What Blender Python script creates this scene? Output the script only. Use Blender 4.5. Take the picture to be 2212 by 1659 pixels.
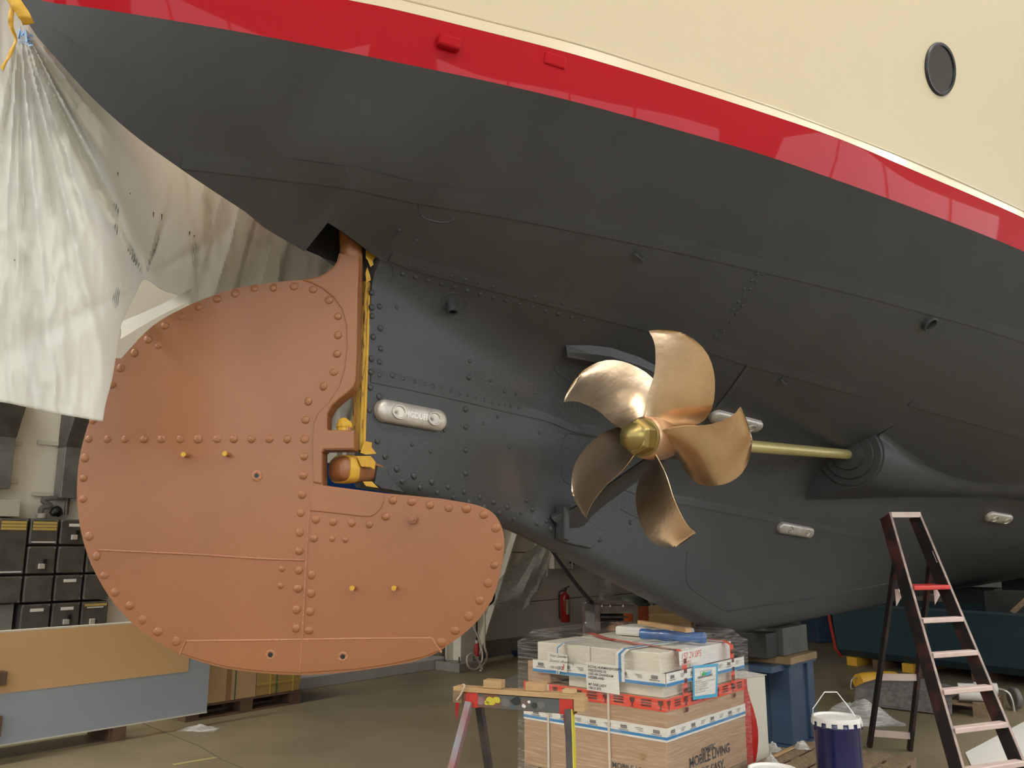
import bpy, bmesh, math, random
from mathutils import Vector, Matrix, noise
from mathutils.bvhtree import BVHTree
random.seed(7)
for o in list(bpy.data.objects): bpy.data.objects.remove(o)
SC = bpy.context.scene; COL = SC.collection
# ------------------------------------------------------------------ camera, exposure, world
F = 1800.0; CX, CY = 1106.0, 829.5
PITCH = math.atan(350.5 / F)
CAM = Vector((0, 0, 1.7))
cam_d = bpy.data.cameras.new('camera'); cam = bpy.data.objects.new('camera', cam_d); COL.objects.link(cam)
cam.location = CAM; cam.rotation_euler = (math.pi / 2 + PITCH, 0, 0)
cam_d.sensor_fit = 'HORIZONTAL'; cam_d.sensor_width = 36.0; cam_d.lens = 36.0 * F / 2212.0
cam_d.clip_start = 0.05; cam_d.clip_end = 200
SC.camera = cam
SC.view_settings.view_transform = 'Standard'; SC.view_settings.look = 'None'
SC.view_settings.gamma = 1.0; SC.view_settings.use_curve_mapping = False
SC.view_settings.exposure = 0.20
world = bpy.data.worlds.new('world'); SC.world = world; world.use_nodes = True
world.node_tree.nodes['Background'].inputs[0].default_value = (0.9, 0.95, 1.0, 1)
world.node_tree.nodes['Background'].inputs[1].default_value = 0.0      # closed hall: no sky reaches it
LAMP_POWER = 40.0          # emission strength of the hall's ceiling lamps

WINDOW_FILL_POWER = 3.4         # glow of the unseen windows added to light the hull
# ------------------------------------------------------------------ photograph geometry
SP, CP = math.sin(PITCH), math.cos(PITCH)
def ray(u, v):
    x = (u - CX) / F; y = -(v - CY) / F
    return Vector((x, CP - SP * y, SP + CP * y))
def at_y(u, v, y): r = ray(u, v); return CAM + r * (y / r.y)
def at_z(u, v, z): r = ray(u, v); return CAM + r * ((z - CAM.z) / r.z)
TH = math.radians(40.4)
AX = Vector((math.sin(TH), math.cos(TH), 0))      # the ship's (and the hall's) forward direction
NX = Vector((math.cos(TH), -math.sin(TH), 0))     # towards the near side
ZX = Vector((0, 0, 1))
KEEL = at_z(1575, 1369, 1.0)
def ship(s, b, z):
    p = KEEL + AX * s + NX * b; return Vector((p.x, p.y, z))
def sbz(p): d = p - KEEL; return d.dot(AX), d.dot(NX), p.z
def at_b(u, v, b):
    r = ray(u, v); return CAM + r * ((b - (CAM - KEEL).dot(NX)) / r.dot(NX))
def at_s(u, v, s):
    r = ray(u, v); return CAM + r * ((s - (CAM - KEEL).dot(AX)) / r.dot(AX))

def pch(tab):
    xs = [t[0] for t in tab]; ys = [t[1] for t in tab]; n = len(xs)
    d = [(ys[i+1]-ys[i])/(xs[i+1]-xs[i]) for i in range(n-1)]
    m = [d[0]] + [0 if d[i-1]*d[i] <= 0 else 2*d[i-1]*d[i]/(d[i-1]+d[i]) for i in range(1, n-1)] + [d[-1]]
    def f(x):
        if x <= xs[0]: return ys[0] + m[0]*(x-xs[0])
        if x >= xs[-1]: return ys[-1] + m[-1]*(x-xs[-1])
        i = 0
        while xs[i+1] < x: i += 1
        h = xs[i+1]-xs[i]; t = (x-xs[i])/h
        return ((2*t**3-3*t**2+1)*ys[i] + (t**3-2*t**2+t)*h*m[i] + (-2*t**3+3*t**2)*ys[i+1] + (t**3-t**2)*h*m[i+1])
    return f
def cr(p0, p1, p2, p3, t):
    return 0.5*((2*p1) + (p2-p0)*t + (2*p0-5*p1+4*p2-p3)*t*t + (3*p1-p0-3*p2+p3)*t**3)
def smooth_path(pts, sub=6):
    P = [Vector(p) for p in pts]; out = []
    for i in range(len(P)-1):
        a = P[i-1] if i else P[0]*2-P[1]; d = P[i+2] if i+2 < len(P) else P[-1]*2-P[-2]
        for k in range(sub): out.append(cr(a, P[i], P[i+1], d, k/sub))
    out.append(P[-1]); return out

# ------------------------------------------------------------------ materials
def mat(name, col, rough=0.5, metal=0.0, col2=None, ns=6.0, nd=4.0, bump=0.0, bs=80.0, coat=0.0, crough=0.05,
        spec=0.5, stretch=None, ramp=(0.35, 0.65), aniso=0.0, bump2=0.0, bs2=10.0):
    m = bpy.data.materials.new(name); m.use_nodes = True
    nt = m.node_tree; L = nt.links.new; b = nt.nodes['Principled BSDF']
    b.inputs['Base Color'].default_value = (*col, 1); b.inputs['Roughness'].default_value = rough
    b.inputs['Metallic'].default_value = metal; b.inputs['Coat Weight'].default_value = coat
    b.inputs['Coat Roughness'].default_value = crough; b.inputs['Specular IOR Level'].default_value = spec
    b.inputs['Anisotropic'].default_value = aniso
    tc = nt.nodes.new('ShaderNodeTexCoord'); src = tc.outputs['Object']
    if stretch:
        mp = nt.nodes.new('ShaderNodeMapping'); mp.inputs['Scale'].default_value = stretch
        L(src, mp.inputs['Vector']); src = mp.outputs[0]
    if col2:
        n = nt.nodes.new('ShaderNodeTexNoise'); n.inputs['Scale'].default_value = ns; n.inputs['Detail'].default_value = nd
        r = nt.nodes.new('ShaderNodeValToRGB'); r.color_ramp.elements[0].position = ramp[0]; r.color_ramp.elements[1].position = ramp[1]
        r.color_ramp.elements[0].color = (*col, 1); r.color_ramp.elements[1].color = (*col2, 1)
        L(src, n.inputs['Vector']); L(n.outputs['Fac'], r.inputs[0]); L(r.outputs[0], b.inputs['Base Color'])
    last = None
    for (st, sc) in ((bump, bs), (bump2, bs2)):
        if st:
            n = nt.nodes.new('ShaderNodeTexNoise'); n.inputs['Scale'].default_value = sc; n.inputs['Detail'].default_value = 3
            bp = nt.nodes.new('ShaderNodeBump'); bp.inputs['Strength'].default_value = st; bp.inputs['Distance'].default_value = 0.01
            L(src, n.inputs['Vector']); L(n.outputs['Fac'], bp.inputs['Height'])
            if last: L(last, bp.inputs['Normal'])
            last = bp.outputs[0]
    if last: L(last, b.inputs['Normal'])
    return m
def film_mat(name, col, opac, rough=0.15, streak=0.25):
    m = bpy.data.materials.new(name); m.use_nodes = True; nt = m.node_tree; L = nt.links.new
    b = nt.nodes['Principled BSDF']; out = nt.nodes['Material Output']
    b.inputs['Base Color'].default_value = (*col, 1); b.inputs['Roughness'].default_value = rough
    tr = nt.nodes.new('ShaderNodeBsdfTransparent'); mx = nt.nodes.new('ShaderNodeMixShader')
    tc = nt.nodes.new('ShaderNodeTexCoord'); mp = nt.nodes.new('ShaderNodeMapping'); mp.inputs['Scale'].default_value = (3, 3, 40)
    mp.inputs['Rotation'].default_value = (0.25, 0.2, 0)
    n = nt.nodes.new('ShaderNodeTexNoise'); n.inputs['Scale'].default_value = 2.2; n.inputs['Detail'].default_value = 4
    r = nt.nodes.new('ShaderNodeMapRange'); r.inputs[1].default_value = 0.45; r.inputs[2].default_value = 0.75
    r.inputs[3].default_value = opac; r.inputs[4].default_value = min(1, opac + streak)
    bp = nt.nodes.new('ShaderNodeBump'); bp.inputs['Strength'].default_value = 0.4; bp.inputs['Distance'].default_value = 0.02
    L(tc.outputs['Object'], mp.inputs[0]); L(mp.outputs[0], n.inputs['Vector']); L(n.outputs['Fac'], r.inputs[0])
    L(n.outputs['Fac'], bp.inputs['Height']); L(bp.outputs[0], b.inputs['Normal'])
    L(r.outputs[0], mx.inputs[0]); L(tr.outputs[0], mx.inputs[1]); L(b.outputs[0], mx.inputs[2]); L(mx.outputs[0], out.inputs[0])
    return m
def sheet_mat(name, col):
    m = mat(name, col, 0.45, bump=0.15, bs=6, col2=(col[0]*.93, col[1]*.93, col[2]*.9), ns=2.0)
    nt = m.node_tree; b = nt.nodes['Principled BSDF']; out = nt.nodes['Material Output']
    t = nt.nodes.new('ShaderNodeBsdfTranslucent'); t.inputs[0].default_value = (*col, 1)
    mx = nt.nodes.new('ShaderNodeMixShader'); mx.inputs[0].default_value = 0.45
    nt.links.new(b.outputs[0], mx.inputs[1]); nt.links.new(t.outputs[0], mx.inputs[2]); nt.links.new(mx.outputs[0], out.inputs[0])
    return m
def emit_mat(name, col, st):
    m = bpy.data.materials.new(name); m.use_nodes = True; nt = m.node_tree
    e = nt.nodes.new('ShaderNodeEmission'); e.inputs[0].default_value = (*col, 1); e.inputs[1].default_value = st
    nt.links.new(e.outputs[0], nt.nodes['Material Output'].inputs[0]); return m
M = {}
M['black'] = mat('antifouling_black', (0.043, 0.045, 0.047), 0.5, bump=0.12, bs=55, bump2=0.06, bs2=260, col2=(0.049, 0.051, 0.053), ns=3)
M['blackrough'] = mat('pitted_black_paint', (0.043, 0.045, 0.047), 0.42, bump=0.25, bs=60, bump2=0.2, bs2=150)
M['red'] = mat('boot_stripe_red', (0.36, 0.006, 0.012), 0.45, coat=0.26, crough=0.03, spec=0.05, bump=0.05, bs=1.3)
M['cream'] = mat('topside_cream', (0.565, 0.482, 0.325), 0.35, coat=0.6, crough=0.12, bump=0.06, bs=1.2)
M['glassdark'] = mat('dark_glass', (0.03, 0.03, 0.03), 0.08, coat=1.0)
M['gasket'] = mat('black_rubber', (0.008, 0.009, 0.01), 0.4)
M['zinc'] = mat('zinc', (0.62, 0.57, 0.50), 0.42, 0.55, col2=(0.48, 0.44, 0.40), ns=14, bump=0.15, bs=60)
M['zincdark'] = mat('zinc_bolt', (0.25, 0.24, 0.22), 0.4, 0.8)
M['brown'] = mat('red_brown_primer', (0.30, 0.115, 0.041), 0.36, bump=0.10, bs=120, bump2=0.05, bs2=300, col2=(0.272, 0.104, 0.037), ns=2.0, coat=0.15, crough=0.3)
M['brownseam'] = mat('primer_over_weld', (0.35, 0.145, 0.07), 0.30, bump=0.6, bs=90)
M['tape'] = mat('masking_tape', (0.62, 0.36, 0.03), 0.6, col2=(0.55, 0.30, 0.03), ns=20, bump=0.5, bs=40)
M['tapestain'] = mat('stained_masking_tape', (0.50, 0.29, 0.025), 0.55, col2=(0.12, 0.035, 0.015), ns=10, ramp=(0.52, 0.60), stretch=(8, 8, 1.2), bump=0.3, bs=30)
M['bronze'] = mat('polished_bronze', (0.80, 0.60, 0.41), 0.25, 1.0, col2=(0.70, 0.50, 0.32), ns=5, ramp=(0.4, 0.7), bump=0.22, bs=11, stretch=(1, 1, 1))
M['hubbronze'] = mat('matt_bronze', (0.62, 0.40, 0.26), 0.42, 0.75, col2=(0.55, 0.36, 0.22), ns=8)
M['nut'] = mat('olive_bronze', (0.40, 0.31, 0.11), 0.38, 0.75, col2=(0.30, 0.24, 0.09), ns=9)
M['shaft'] = mat('brass_shaft', (0.62, 0.53, 0.22), 0.42, 0.55, col2=(0.56, 0.47, 0.2), ns=12)
M['sheet'] = sheet_mat('white_plastic_sheet', (0.79, 0.79, 0.76))
M['clear'] = film_mat('clear_plastic', (0.80, 0.79, 0.74), 0.45, 0.12, 0.4)
M['film'] = film_mat('stretch_film', (0.86, 0.82, 0.76), 0.03, 0.12, 0.22)
M['print_blue'] = mat('faded_blue_print', (0.25, 0.45, 0.72), 0.6)
M['wall'] = mat('wall_paint', (0.86, 0.83, 0.74), 0.7, bump=0.08, bs=30, col2=(0.84, 0.80, 0.71), ns=1.5)
M['joint'] = mat('joint_grey', (0.35, 0.33, 0.29), 0.8)
M['plinth'] = mat('grey_plinth', (0.25, 0.235, 0.20), 0.8, col2=(0.31, 0.29, 0.25), ns=4)
M['floor'] = mat('concrete', (0.262, 0.215, 0.132), 0.46, col2=(0.20, 0.165, 0.10), ns=1.6, nd=8, ramp=(0.42, 0.72), bump=0.12, bs=25)
M['floorjoint'] = mat('floor_joint', (0.15, 0.125, 0.08), 0.8)
M['yellowline'] = mat('yellow_floor_paint', (0.5, 0.42, 0.12), 0.7, col2=(0.4, 0.34, 0.18), ns=14)
M['wallfar'] = mat('grey_green_wall_paint', (0.36, 0.36, 0.33), 0.7)
M['ceil'] = mat('ceiling_sheet', (0.30, 0.30, 0.28), 0.7)
M['steelwhite'] = mat('white_painted_steel', (0.74, 0.71, 0.62), 0.5, col2=(0.66, 0.62, 0.52), ns=5)
M['galv'] = mat('galvanised', (0.36, 0.37, 0.36), 0.42, 0.75, col2=(0.24, 0.25, 0.25), ns=5, bump=0.05, bs=30)
M['darkgalv'] = mat('weathered_steel', (0.16, 0.155, 0.14), 0.5, 0.6, col2=(0.10, 0.095, 0.085), ns=7)
M['boxgrey'] = mat('smoked_cover', (0.075, 0.068, 0.058), 0.28, col2=(0.11, 0.10, 0.085), ns=9, coat=0.3)
M['boxbody'] = mat('dark_grey_enclosure', (0.05, 0.047, 0.042), 0.5)
M['lightgrey'] = mat('light_grey_plastic', (0.48, 0.45, 0.39), 0.5)
M['midgrey'] = mat('mid_grey_plastic', (0.16, 0.155, 0.145), 0.5)
M['labelyellow'] = mat('yellow_label', (0.52, 0.38, 0.10), 0.6)
M['paper'] = mat('white_paper', (0.78, 0.76, 0.71), 0.6)
M['ink'] = mat('black_ink', (0.03, 0.03, 0.03), 0.7)
M['redink'] = mat('red_ink', (0.62, 0.06, 0.06), 0.7)
M['blueline'] = mat('blue_print', (0.03, 0.22, 0.50), 0.5)
M['cyan'] = mat('cyan_paper', (0.05, 0.42, 0.70), 0.5)
M['green'] = mat('green_print', (0.05, 0.40, 0.14), 0.6)
M['redtape'] = mat('red_warning_tape', (0.80, 0.07, 0.035), 0.35)
M['tapedark'] = mat('dark_red_print', (0.11, 0.015, 0.01), 0.5)
M['card'] = mat('cardboard', (0.46, 0.295, 0.175), 0.7, col2=(0.42, 0.265, 0.155), ns=3, stretch=(1, 1, 9))
M['cardlight'] = mat('light_cardboard', (0.62, 0.42, 0.22), 0.65, col2=(0.58, 0.385, 0.20), ns=3)
M['cardyellow'] = mat('yellow_cardboard', (0.48, 0.32, 0.10), 0.65, col2=(0.42, 0.28, 0.09), ns=4)
M['carddark'] = mat('brown_packing_tape', (0.35, 0.21, 0.09), 0.45)
M['strapgreen'] = mat('green_strap', (0.08, 0.15, 0.09), 0.4)
M['strapyellow'] = mat('yellow_strap', (0.62, 0.48, 0.10), 0.4)
M['whitebox'] = mat('white_carton', (0.74, 0.70, 0.60), 0.55, col2=(0.70, 0.655, 0.55), ns=3)
M['whitefoam'] = mat('white_foam', (0.80, 0.78, 0.74), 0.6)
M['whitestrap'] = mat('pale_strap', (0.66, 0.56, 0.46), 0.4)
M['blueroll'] = mat('blue_foil_roll', (0.03, 0.10, 0.33), 0.2, col2=(0.08, 0.20, 0.5), ns=8, stretch=(1, 1, 1))
M['wood'] = mat('pale_wood', (0.56, 0.37, 0.19), 0.65, col2=(0.46, 0.29, 0.14), ns=5, stretch=(1, 1, 8), bump=0.1, bs=30)
M['oldwood'] = mat('grey_brown_wood', (0.30, 0.21, 0.125), 0.75, col2=(0.20, 0.135, 0.08), ns=6, stretch=(6, 1, 6), bump=0.2, bs=30)
M['darkwood'] = mat('dark_wood', (0.13, 0.075, 0.045), 0.75, col2=(0.18, 0.11, 0.065), ns=7)
M['greytimber'] = mat('grey_green_timber', (0.105, 0.11, 0.095), 0.7, col2=(0.075, 0.08, 0.07), ns=6, bump=0.2, bs=20)
M['blacktimber'] = mat('black_timber', (0.022, 0.022, 0.022), 0.6, bump=0.2, bs=20)
M['ply'] = mat('plywood', (0.40, 0.27, 0.13), 0.65, col2=(0.25, 0.165, 0.085), ns=4)
M['plyend'] = mat('plywood_edge', (0.60, 0.43, 0.22), 0.65)
M['steelblue'] = mat('blue_painted_steel', (0.045, 0.085, 0.15), 0.42, col2=(0.036, 0.07, 0.125), ns=4, coat=0.2)
M['steelbluelight'] = mat('worn_blue_steel', (0.075, 0.13, 0.21), 0.45, col2=(0.055, 0.10, 0.165), ns=6)
M['doorblue'] = mat('blue_door', (0.015, 0.075, 0.33), 0.4)
M['dooredge'] = mat('dark_teal_seal', (0.02, 0.05, 0.075), 0.5)
M['kerb'] = mat('pale_grey_kerb', (0.50, 0.49, 0.48), 0.6, col2=(0.45, 0.44, 0.43), ns=3)
M['panel'] = mat('satin_aluminium_sheet', (0.43, 0.48, 0.55), 0.35, 0.2, col2=(0.40, 0.45, 0.52), ns=1.2)
M['paneledge'] = mat('bright_sheet_edge', (0.70, 0.66, 0.58), 0.5)
M['tan'] = mat('tan_board', (0.74, 0.47, 0.23), 0.5, col2=(0.70, 0.44, 0.215), ns=1.0)
M['tandark'] = mat('ochre_board', (0.50, 0.32, 0.135), 0.5)
M['ladder'] = mat('worn_black_ladder', (0.020, 0.018, 0.017), 0.45, col2=(0.11, 0.035, 0.03), ns=5, ramp=(0.50, 0.68), bump=0.1, bs=30)
M['ladderedge'] = mat('worn_ladder_edge', (0.24, 0.20, 0.175), 0.5, 0.3, col2=(0.42, 0.30, 0.26), ns=12)
M['tread'] = mat('pinkish_tread', (0.66, 0.52, 0.475), 0.55, col2=(0.58, 0.44, 0.40), ns=9, ramp=(0.5, 0.75))
M['treadred'] = mat('red_platform', (0.62, 0.055, 0.05), 0.4)
M['alu'] = mat('bare_aluminium', (0.55, 0.54, 0.50), 0.35, 0.8)
M['sawpaint'] = mat('paint_splattered_wood', (0.20, 0.09, 0.05), 0.55, col2=(0.10, 0.11, 0.11), ns=7, ramp=(0.4, 0.55))
M['sawred'] = mat('red_paint', (0.55, 0.04, 0.03), 0.45)
M['sawblack'] = mat('blackened_steel_leg', (0.035, 0.037, 0.04), 0.5, col2=(0.10, 0.07, 0.065), ns=6)
M['sawyellow'] = mat('yellow_leg_edge', (0.62, 0.55, 0.05), 0.5)
M['sawgrey'] = mat('grey_red_leg', (0.32, 0.06, 0.045), 0.5, col2=(0.25, 0.28, 0.32), ns=2.2, ramp=(0.45, 0.6))
M['bucket'] = mat('navy_pail', (0.012, 0.014, 0.085), 0.22, coat=0.5)
M['whitelid'] = mat('white_lid', (0.78, 0.76, 0.73), 0.4)
M['wire'] = mat('steel_wire', (0.55, 0.55, 0.54), 0.3, 0.8)
M['tubteal'] = mat('teal_tub', (0.026, 0.058, 0.075), 0.5, col2=(0.031, 0.066, 0.085), ns=2)
M['tubrim'] = mat('pale_teal_rim', (0.06, 0.10, 0.115), 0.5)
M['tubred'] = mat('red_edge', (0.42, 0.035, 0.025), 0.5)
M['felt'] = mat('grey_felt', (0.13, 0.115, 0.11), 0.95, col2=(0.21, 0.185, 0.175), ns=24, bump=0.5, bs=120)
M['yellow'] = mat('yellow_plastic', (0.75, 0.42, 0.04), 0.5)
M['blackcable'] = mat('black_cable', (0.010, 0.010, 0.010), 0.65, spec=0.2)
M['creamcable'] = mat('cream_cable', (0.60, 0.50, 0.40), 0.5)
M['plugred'] = mat('red_plug', (0.36, 0.025, 0.03), 0.4)
M['extred'] = mat('extinguisher_red', (0.55, 0.025, 0.02), 0.3, coat=0.4)
M['rust'] = mat('stainless_frame', (0.30, 0.28, 0.25), 0.38, 0.8, col2=(0.20, 0.14, 0.11), ns=9)
M['darkin'] = mat('dark_interior', (0.03, 0.028, 0.025), 0.7)
M['orange'] = mat('orange_bowl', (0.62, 0.12, 0.03), 0.45)
M['copper'] = mat('copper_foil', (0.75, 0.42, 0.26), 0.4, 0.3, bump=0.6, bs=20)
M['olive'] = mat('dark_green_lid', (0.035, 0.045, 0.032), 0.45)
M['bluecord'] = mat('blue_cord', (0.02, 0.03, 0.10), 0.5)
M['pink'] = mat('red_cloth', (0.62, 0.03, 0.03), 0.7)
M['lamp'] = emit_mat('lamp_diffuser', (1.0, 0.955, 0.86), LAMP_POWER)
M['daylight'] = emit_mat('fill_light_pane', (0.93, 0.97, 1.0), WINDOW_FILL_POWER)
M['lampbody'] = mat('lamp_housing', (0.6, 0.6, 0.58), 0.5)

# ------------------------------------------------------------------ builders
class B:
    """collects vertices and faces in world coordinates"""
    def __init__(s): s.v = []; s.f = []
    def add(s, vs, fs):
        o = len(s.v); s.v += [Vector(p) for p in vs]; s.f += [tuple(i + o for i in q) for q in fs]; return s
    def box(s, o, x, y, z):
        o = Vector(o); x = Vector(x); y = Vector(y); z = Vector(z)
        p = [o, o+x, o+x+y, o+y, o+z, o+x+z, o+x+y+z, o+y+z]
        f = [(0,3,2,1),(4,5,6,7),(0,1,5,4),(1,2,6,5),(2,3,7,6),(3,0,4,7)]
        if x.cross(y).dot(z) < 0: f = [q[::-1] for q in f]
        return s.add(p, f)
    def cbox(s, c, sx, sy, sz, X=AX, Y=NX, Z=ZX):
        return s.box(Vector(c) - X*sx/2 - Y*sy/2 - Z*sz/2, X*sx, Y*sy, Z*sz)
    def bar(s, p, q, w, h, up=ZX):
        p = Vector(p); q = Vector(q); d = q - p; t = d.normalized(); x = t.cross(up)
        if x.length < 1e-4: x = t.cross(Vector((1, 0, 0)))
        x.normalize(); y = x.cross(t).normalized()
        return s.box(p - x*w/2 - y*h/2, x*w, d, y*h)
    def tube(s, pts, r, n=8, cap=True, flat=1.0):
        P = [Vector(p) for p in pts]; rs = r if isinstance(r, (list, tuple)) else [r]*len(P)
        t0 = (P[1]-P[0]).normalized(); up = Vector((0, 0, 1)) if abs(t0.z) < 0.9 else Vector((1, 0, 0))
        x = t0.cross(up).normalized(); rings = []
        for i, p in enumerate(P):
            t = (P[min(i+1, len(P)-1)] - P[max(i-1, 0)]).normalized()
            x = (x - t*x.dot(t)).normalized(); y = t.cross(x)
            rings.append([p + (x*math.cos(a) + y*math.sin(a)*flat)*rs[i] for a in [2*math.pi*k/n for k in range(n)]])
        vs = [v for g in rings for v in g]; fs = []
        for i in range(len(P)-1):
            for k in range(n): fs.append((i*n+k, i*n+(k+1) % n, (i+1)*n+(k+1) % n, (i+1)*n+k))
        if cap: fs.append(tuple(range(n-1, -1, -1))); fs.append(tuple((len(P)-1)*n+k for k in range(n)))
        return s.add(vs, fs)
    def lathe(s, c, prof, n=24, X=Vector((1,0,0)), Y=Vector((0,1,0)), Z=ZX, cap=True):
        c = Vector(c); vs = []; fs = []
        for (r, h) in prof:
            for k in range(n):
                a = 2*math.pi*k/n; vs.append(c + X*(r*math.cos(a)) + Y*(r*math.sin(a)) + Z*h)
        for i in range(len(prof)-1):
            for k in range(n): fs.append((i*n+k, i*n+(k+1) % n, (i+1)*n+(k+1) % n, (i+1)*n+k))
        if cap: fs.append(tuple(range(n-1, -1, -1))); fs.append(tuple((len(prof)-1)*n+k for k in range(n)))
        return s.add(vs, fs)
    def poly(s, pts, d):
        """prism: closed outline pts extruded by vector d"""
        P = [Vector(p) for p in pts]; d = Vector(d); n = len(P)
        nrm = Vector((0, 0, 0))
        for i in range(n): nrm += P[i].cross(P[(i+1) % n])
        fr = tuple(range(n)); bk = tuple(range(2*n-1, n-1, -1))
        fs = [fr, bk] + [(i, n+i, n+(i+1) % n, (i+1) % n) for i in range(n)]
        if nrm.dot(d) > 0: fs = [q[::-1] for q in fs]
        return s.add(P + [p + d for p in P], fs)
    def grid(s, rows):
        n = len(rows[0]); vs = [p for r in rows for p in r]
        fs = [(i*n+k, i*n+k+1, (i+1)*n+k+1, (i+1)*n+k) for i in range(len(rows)-1) for k in range(n-1)]
        return s.add(vs, fs)
def mesh_of(name, b, m, off=Vector((0, 0, 0)), smooth=False):
    me = bpy.data.meshes.new(name)
    me.from_pydata([tuple(v - off) for v in b.v], [], b.f); me.update()
    for mm in (m if isinstance(m, (list, tuple)) else [m]): me.materials.append(mm)
    if smooth:
        for p in me.polygons: p.use_smooth = True
        try: me.set_sharp_from_angle(angle=math.radians(40))
        except Exception: pass
    return me
def tag(o, label=None, cat=None, group=None, kind=None):
    if label: o['label'] = label
    if cat: o['category'] = cat
    if group: o['group'] = group
    if kind: o['kind'] = kind
    return o
def bevel(o, w=0.004, seg=2):
    md = o.modifiers.new('bevel', 'BEVEL'); md.width = w; md.segments = seg; md.limit_method = 'ANGLE'; md.angle_limit = math.radians(35); return o
class Thing:
    def __init__(s, name, label, cat, loc, group=None, kind=None):
        s.o = bpy.data.objects.new(name, None); COL.objects.link(s.o); s.loc = Vector(loc); s.o.location = s.loc
        s.o.empty_display_size = 0.1; tag(s.o, label, cat, group, kind)
    def part(s, name, b, m, smooth=False, parent=None, bev=0, label=None, kind=None):
        o = bpy.data.objects.new(name, mesh_of(name, b, m, s.loc, smooth)); COL.objects.link(o)
        o.parent = parent if parent else s.o
        if bev: bevel(o, bev)
        if label: o['label'] = label
        if kind: o['kind'] = kind
        return o
    def inst(s, name, me, loc, q=None, scale=1.0, parent=None):
        o = bpy.data.objects.new(name, me); COL.objects.link(o); o.parent = parent if parent else s.o
        o.location = Vector(loc) - s.loc
        if q is not None: o.rotation_mode = 'QUATERNION'; o.rotation_quaternion = q
        o.scale = (scale,)*3 if not isinstance(scale, tuple) else scale
        return o
def single(name, b, m, label, cat, group=None, smooth=False, bev=0, kind=None):
    lo = Vector((sum(v.x for v in b.v)/len(b.v), sum(v.y for v in b.v)/len(b.v), min(v.z for v in b.v)))
    o = bpy.data.objects.new(name, mesh_of(name, b, m, lo, smooth)); COL.objects.link(o); o.location = lo
    if bev: bevel(o, bev)
    return tag(o, label, cat, group, kind)
def text_b(txt, size, O, X, Y, depth=0.0005, align='LEFT', shear=0.0, bold=0.0):
    """lettering laid in the plane O + X*x + Y*y, as mesh"""
    cu = bpy.data.curves.new('txt', 'FONT'); cu.body = txt; cu.size = size; cu.align_x = align; cu.shear = shear; cu.offset = bold
    cu.resolution_u = 3; cu.fill_mode = 'FRONT'
    ob = bpy.data.objects.new('txt', cu); COL.objects.link(ob)
    dg = bpy.context.evaluated_depsgraph_get(); dg.update()
    me = bpy.data.meshes.new_from_object(ob.evaluated_get(dg))
    b = B(); X = Vector(X); Y = Vector(Y); N = X.cross(Y).normalized()
    b.add([Vector(O) + X*v.co.x + Y*v.co.y + N*depth for v in me.vertices], [tuple(p.vertices) for p in me.polygons])
    bpy.data.objects.remove(ob); bpy.data.meshes.remove(me); bpy.data.curves.remove(cu)
    return b
def join(*bs):
    r = B()
    for b in bs: r.add(b.v, b.f)
    return r

# ================================================================== THE HALL
S0, S1, BW, BF, HH = -15.0, 26.0, -5.9, 9.5, 9.0
def slab(name, s0, s1, b0, b1, z0, z1, m, kind='structure', cat='wall', label=None):
    b = B().box(ship(s0, b0, z0), AX*(s1-s0), NX*(b1-b0), ZX*(z1-z0))
    o = single(name, b, m, label, cat, kind=kind); return o
floor = slab('floor', S0, S1, BW-0.4, BF, -0.2, 0.0, M['floor'], cat='floor', label='stained pale concrete floor of the hall')
slab('ceiling', S0, S1, BW-0.4, BF, HH, HH+0.2, M['ceil'], cat='ceiling', label='pale sheet metal ceiling of the hall')
slab('wall_front', S0, S1, BF, BF+0.2, 0, HH, M['wallfar'], label='plain painted wall across the hall')
slab('wall_right', S1, S1+0.2, BW-0.4, BF, 0, HH, M['wallfar'], label='plain painted end wall beyond the bow')
slab('wall_left', S0-0.2, S0, BW-0.4, BF, 0, HH, M['wallfar'], label='plain painted end wall behind the stern')
# back wall: backing with separate concrete panels
wb = Thing('wall_back', 'cream painted wall of long concrete panels', 'wall', ship(5, BW, 0), kind='structure')
wb.part('wall_backing', B().box(ship(S0, BW-0.4, 0), AX*(S1-S0), NX*0.3, ZX*HH), M['joint'])
vs = sbz(at_b(1337, 1260, BW))[0]
edges = [S0] + [vs + 6.0*k for k in range(-4, 5) if S0+0.3 < vs + 6.0*k < S1-0.3] + [S1]
for i in range(len(edges)-1):
    for (z0, z1) in ((0.0, 0.79), (0.79, 1.60), (1.60, HH)):
        wb.part('panel', B().box(ship(edges[i]+0.006, BW-0.11, z0+0.006), AX*(edges[i+1]-edges[i]-0.012), NX*0.11, ZX*(z1-z0-0.012)), M['wall'], bev=0.004)
bb = Thing('baseboard_back', 'grey weathered plinth along the foot of the cream wall', 'baseboard', ship(5, BW, 0), kind='structure')
bb.part('plinth', B().box(ship(2.55, BW, 0), AX*(S1-2.6), NX*0.05, ZX*0.24), M['plinth'])
# floor joints and paint lines
fj = [at_z(u, v, 0.0) for u, v in ((300, 1560), (380, 1592), (430, 1612), (480, 1642), (560, 1675))]
bj = B()
for p, q in zip(fj, fj[1:]): bj.bar(p+ZX*0.001, q+ZX*0.001, 0.012, 0.004)
o = single('trim_1', bj, M['floorjoint'], 'dark open joint between the floor slabs', 'floor joint', kind='structure')
bj = B().bar(at_z(375, 1652, 0)+ZX*0.001, at_z(470, 1636, 0)+ZX*0.001, 0.035, 0.004)
single('trim_2', bj, M['yellowline'], 'worn yellow line painted on the concrete', 'floor line', kind='structure')
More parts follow.
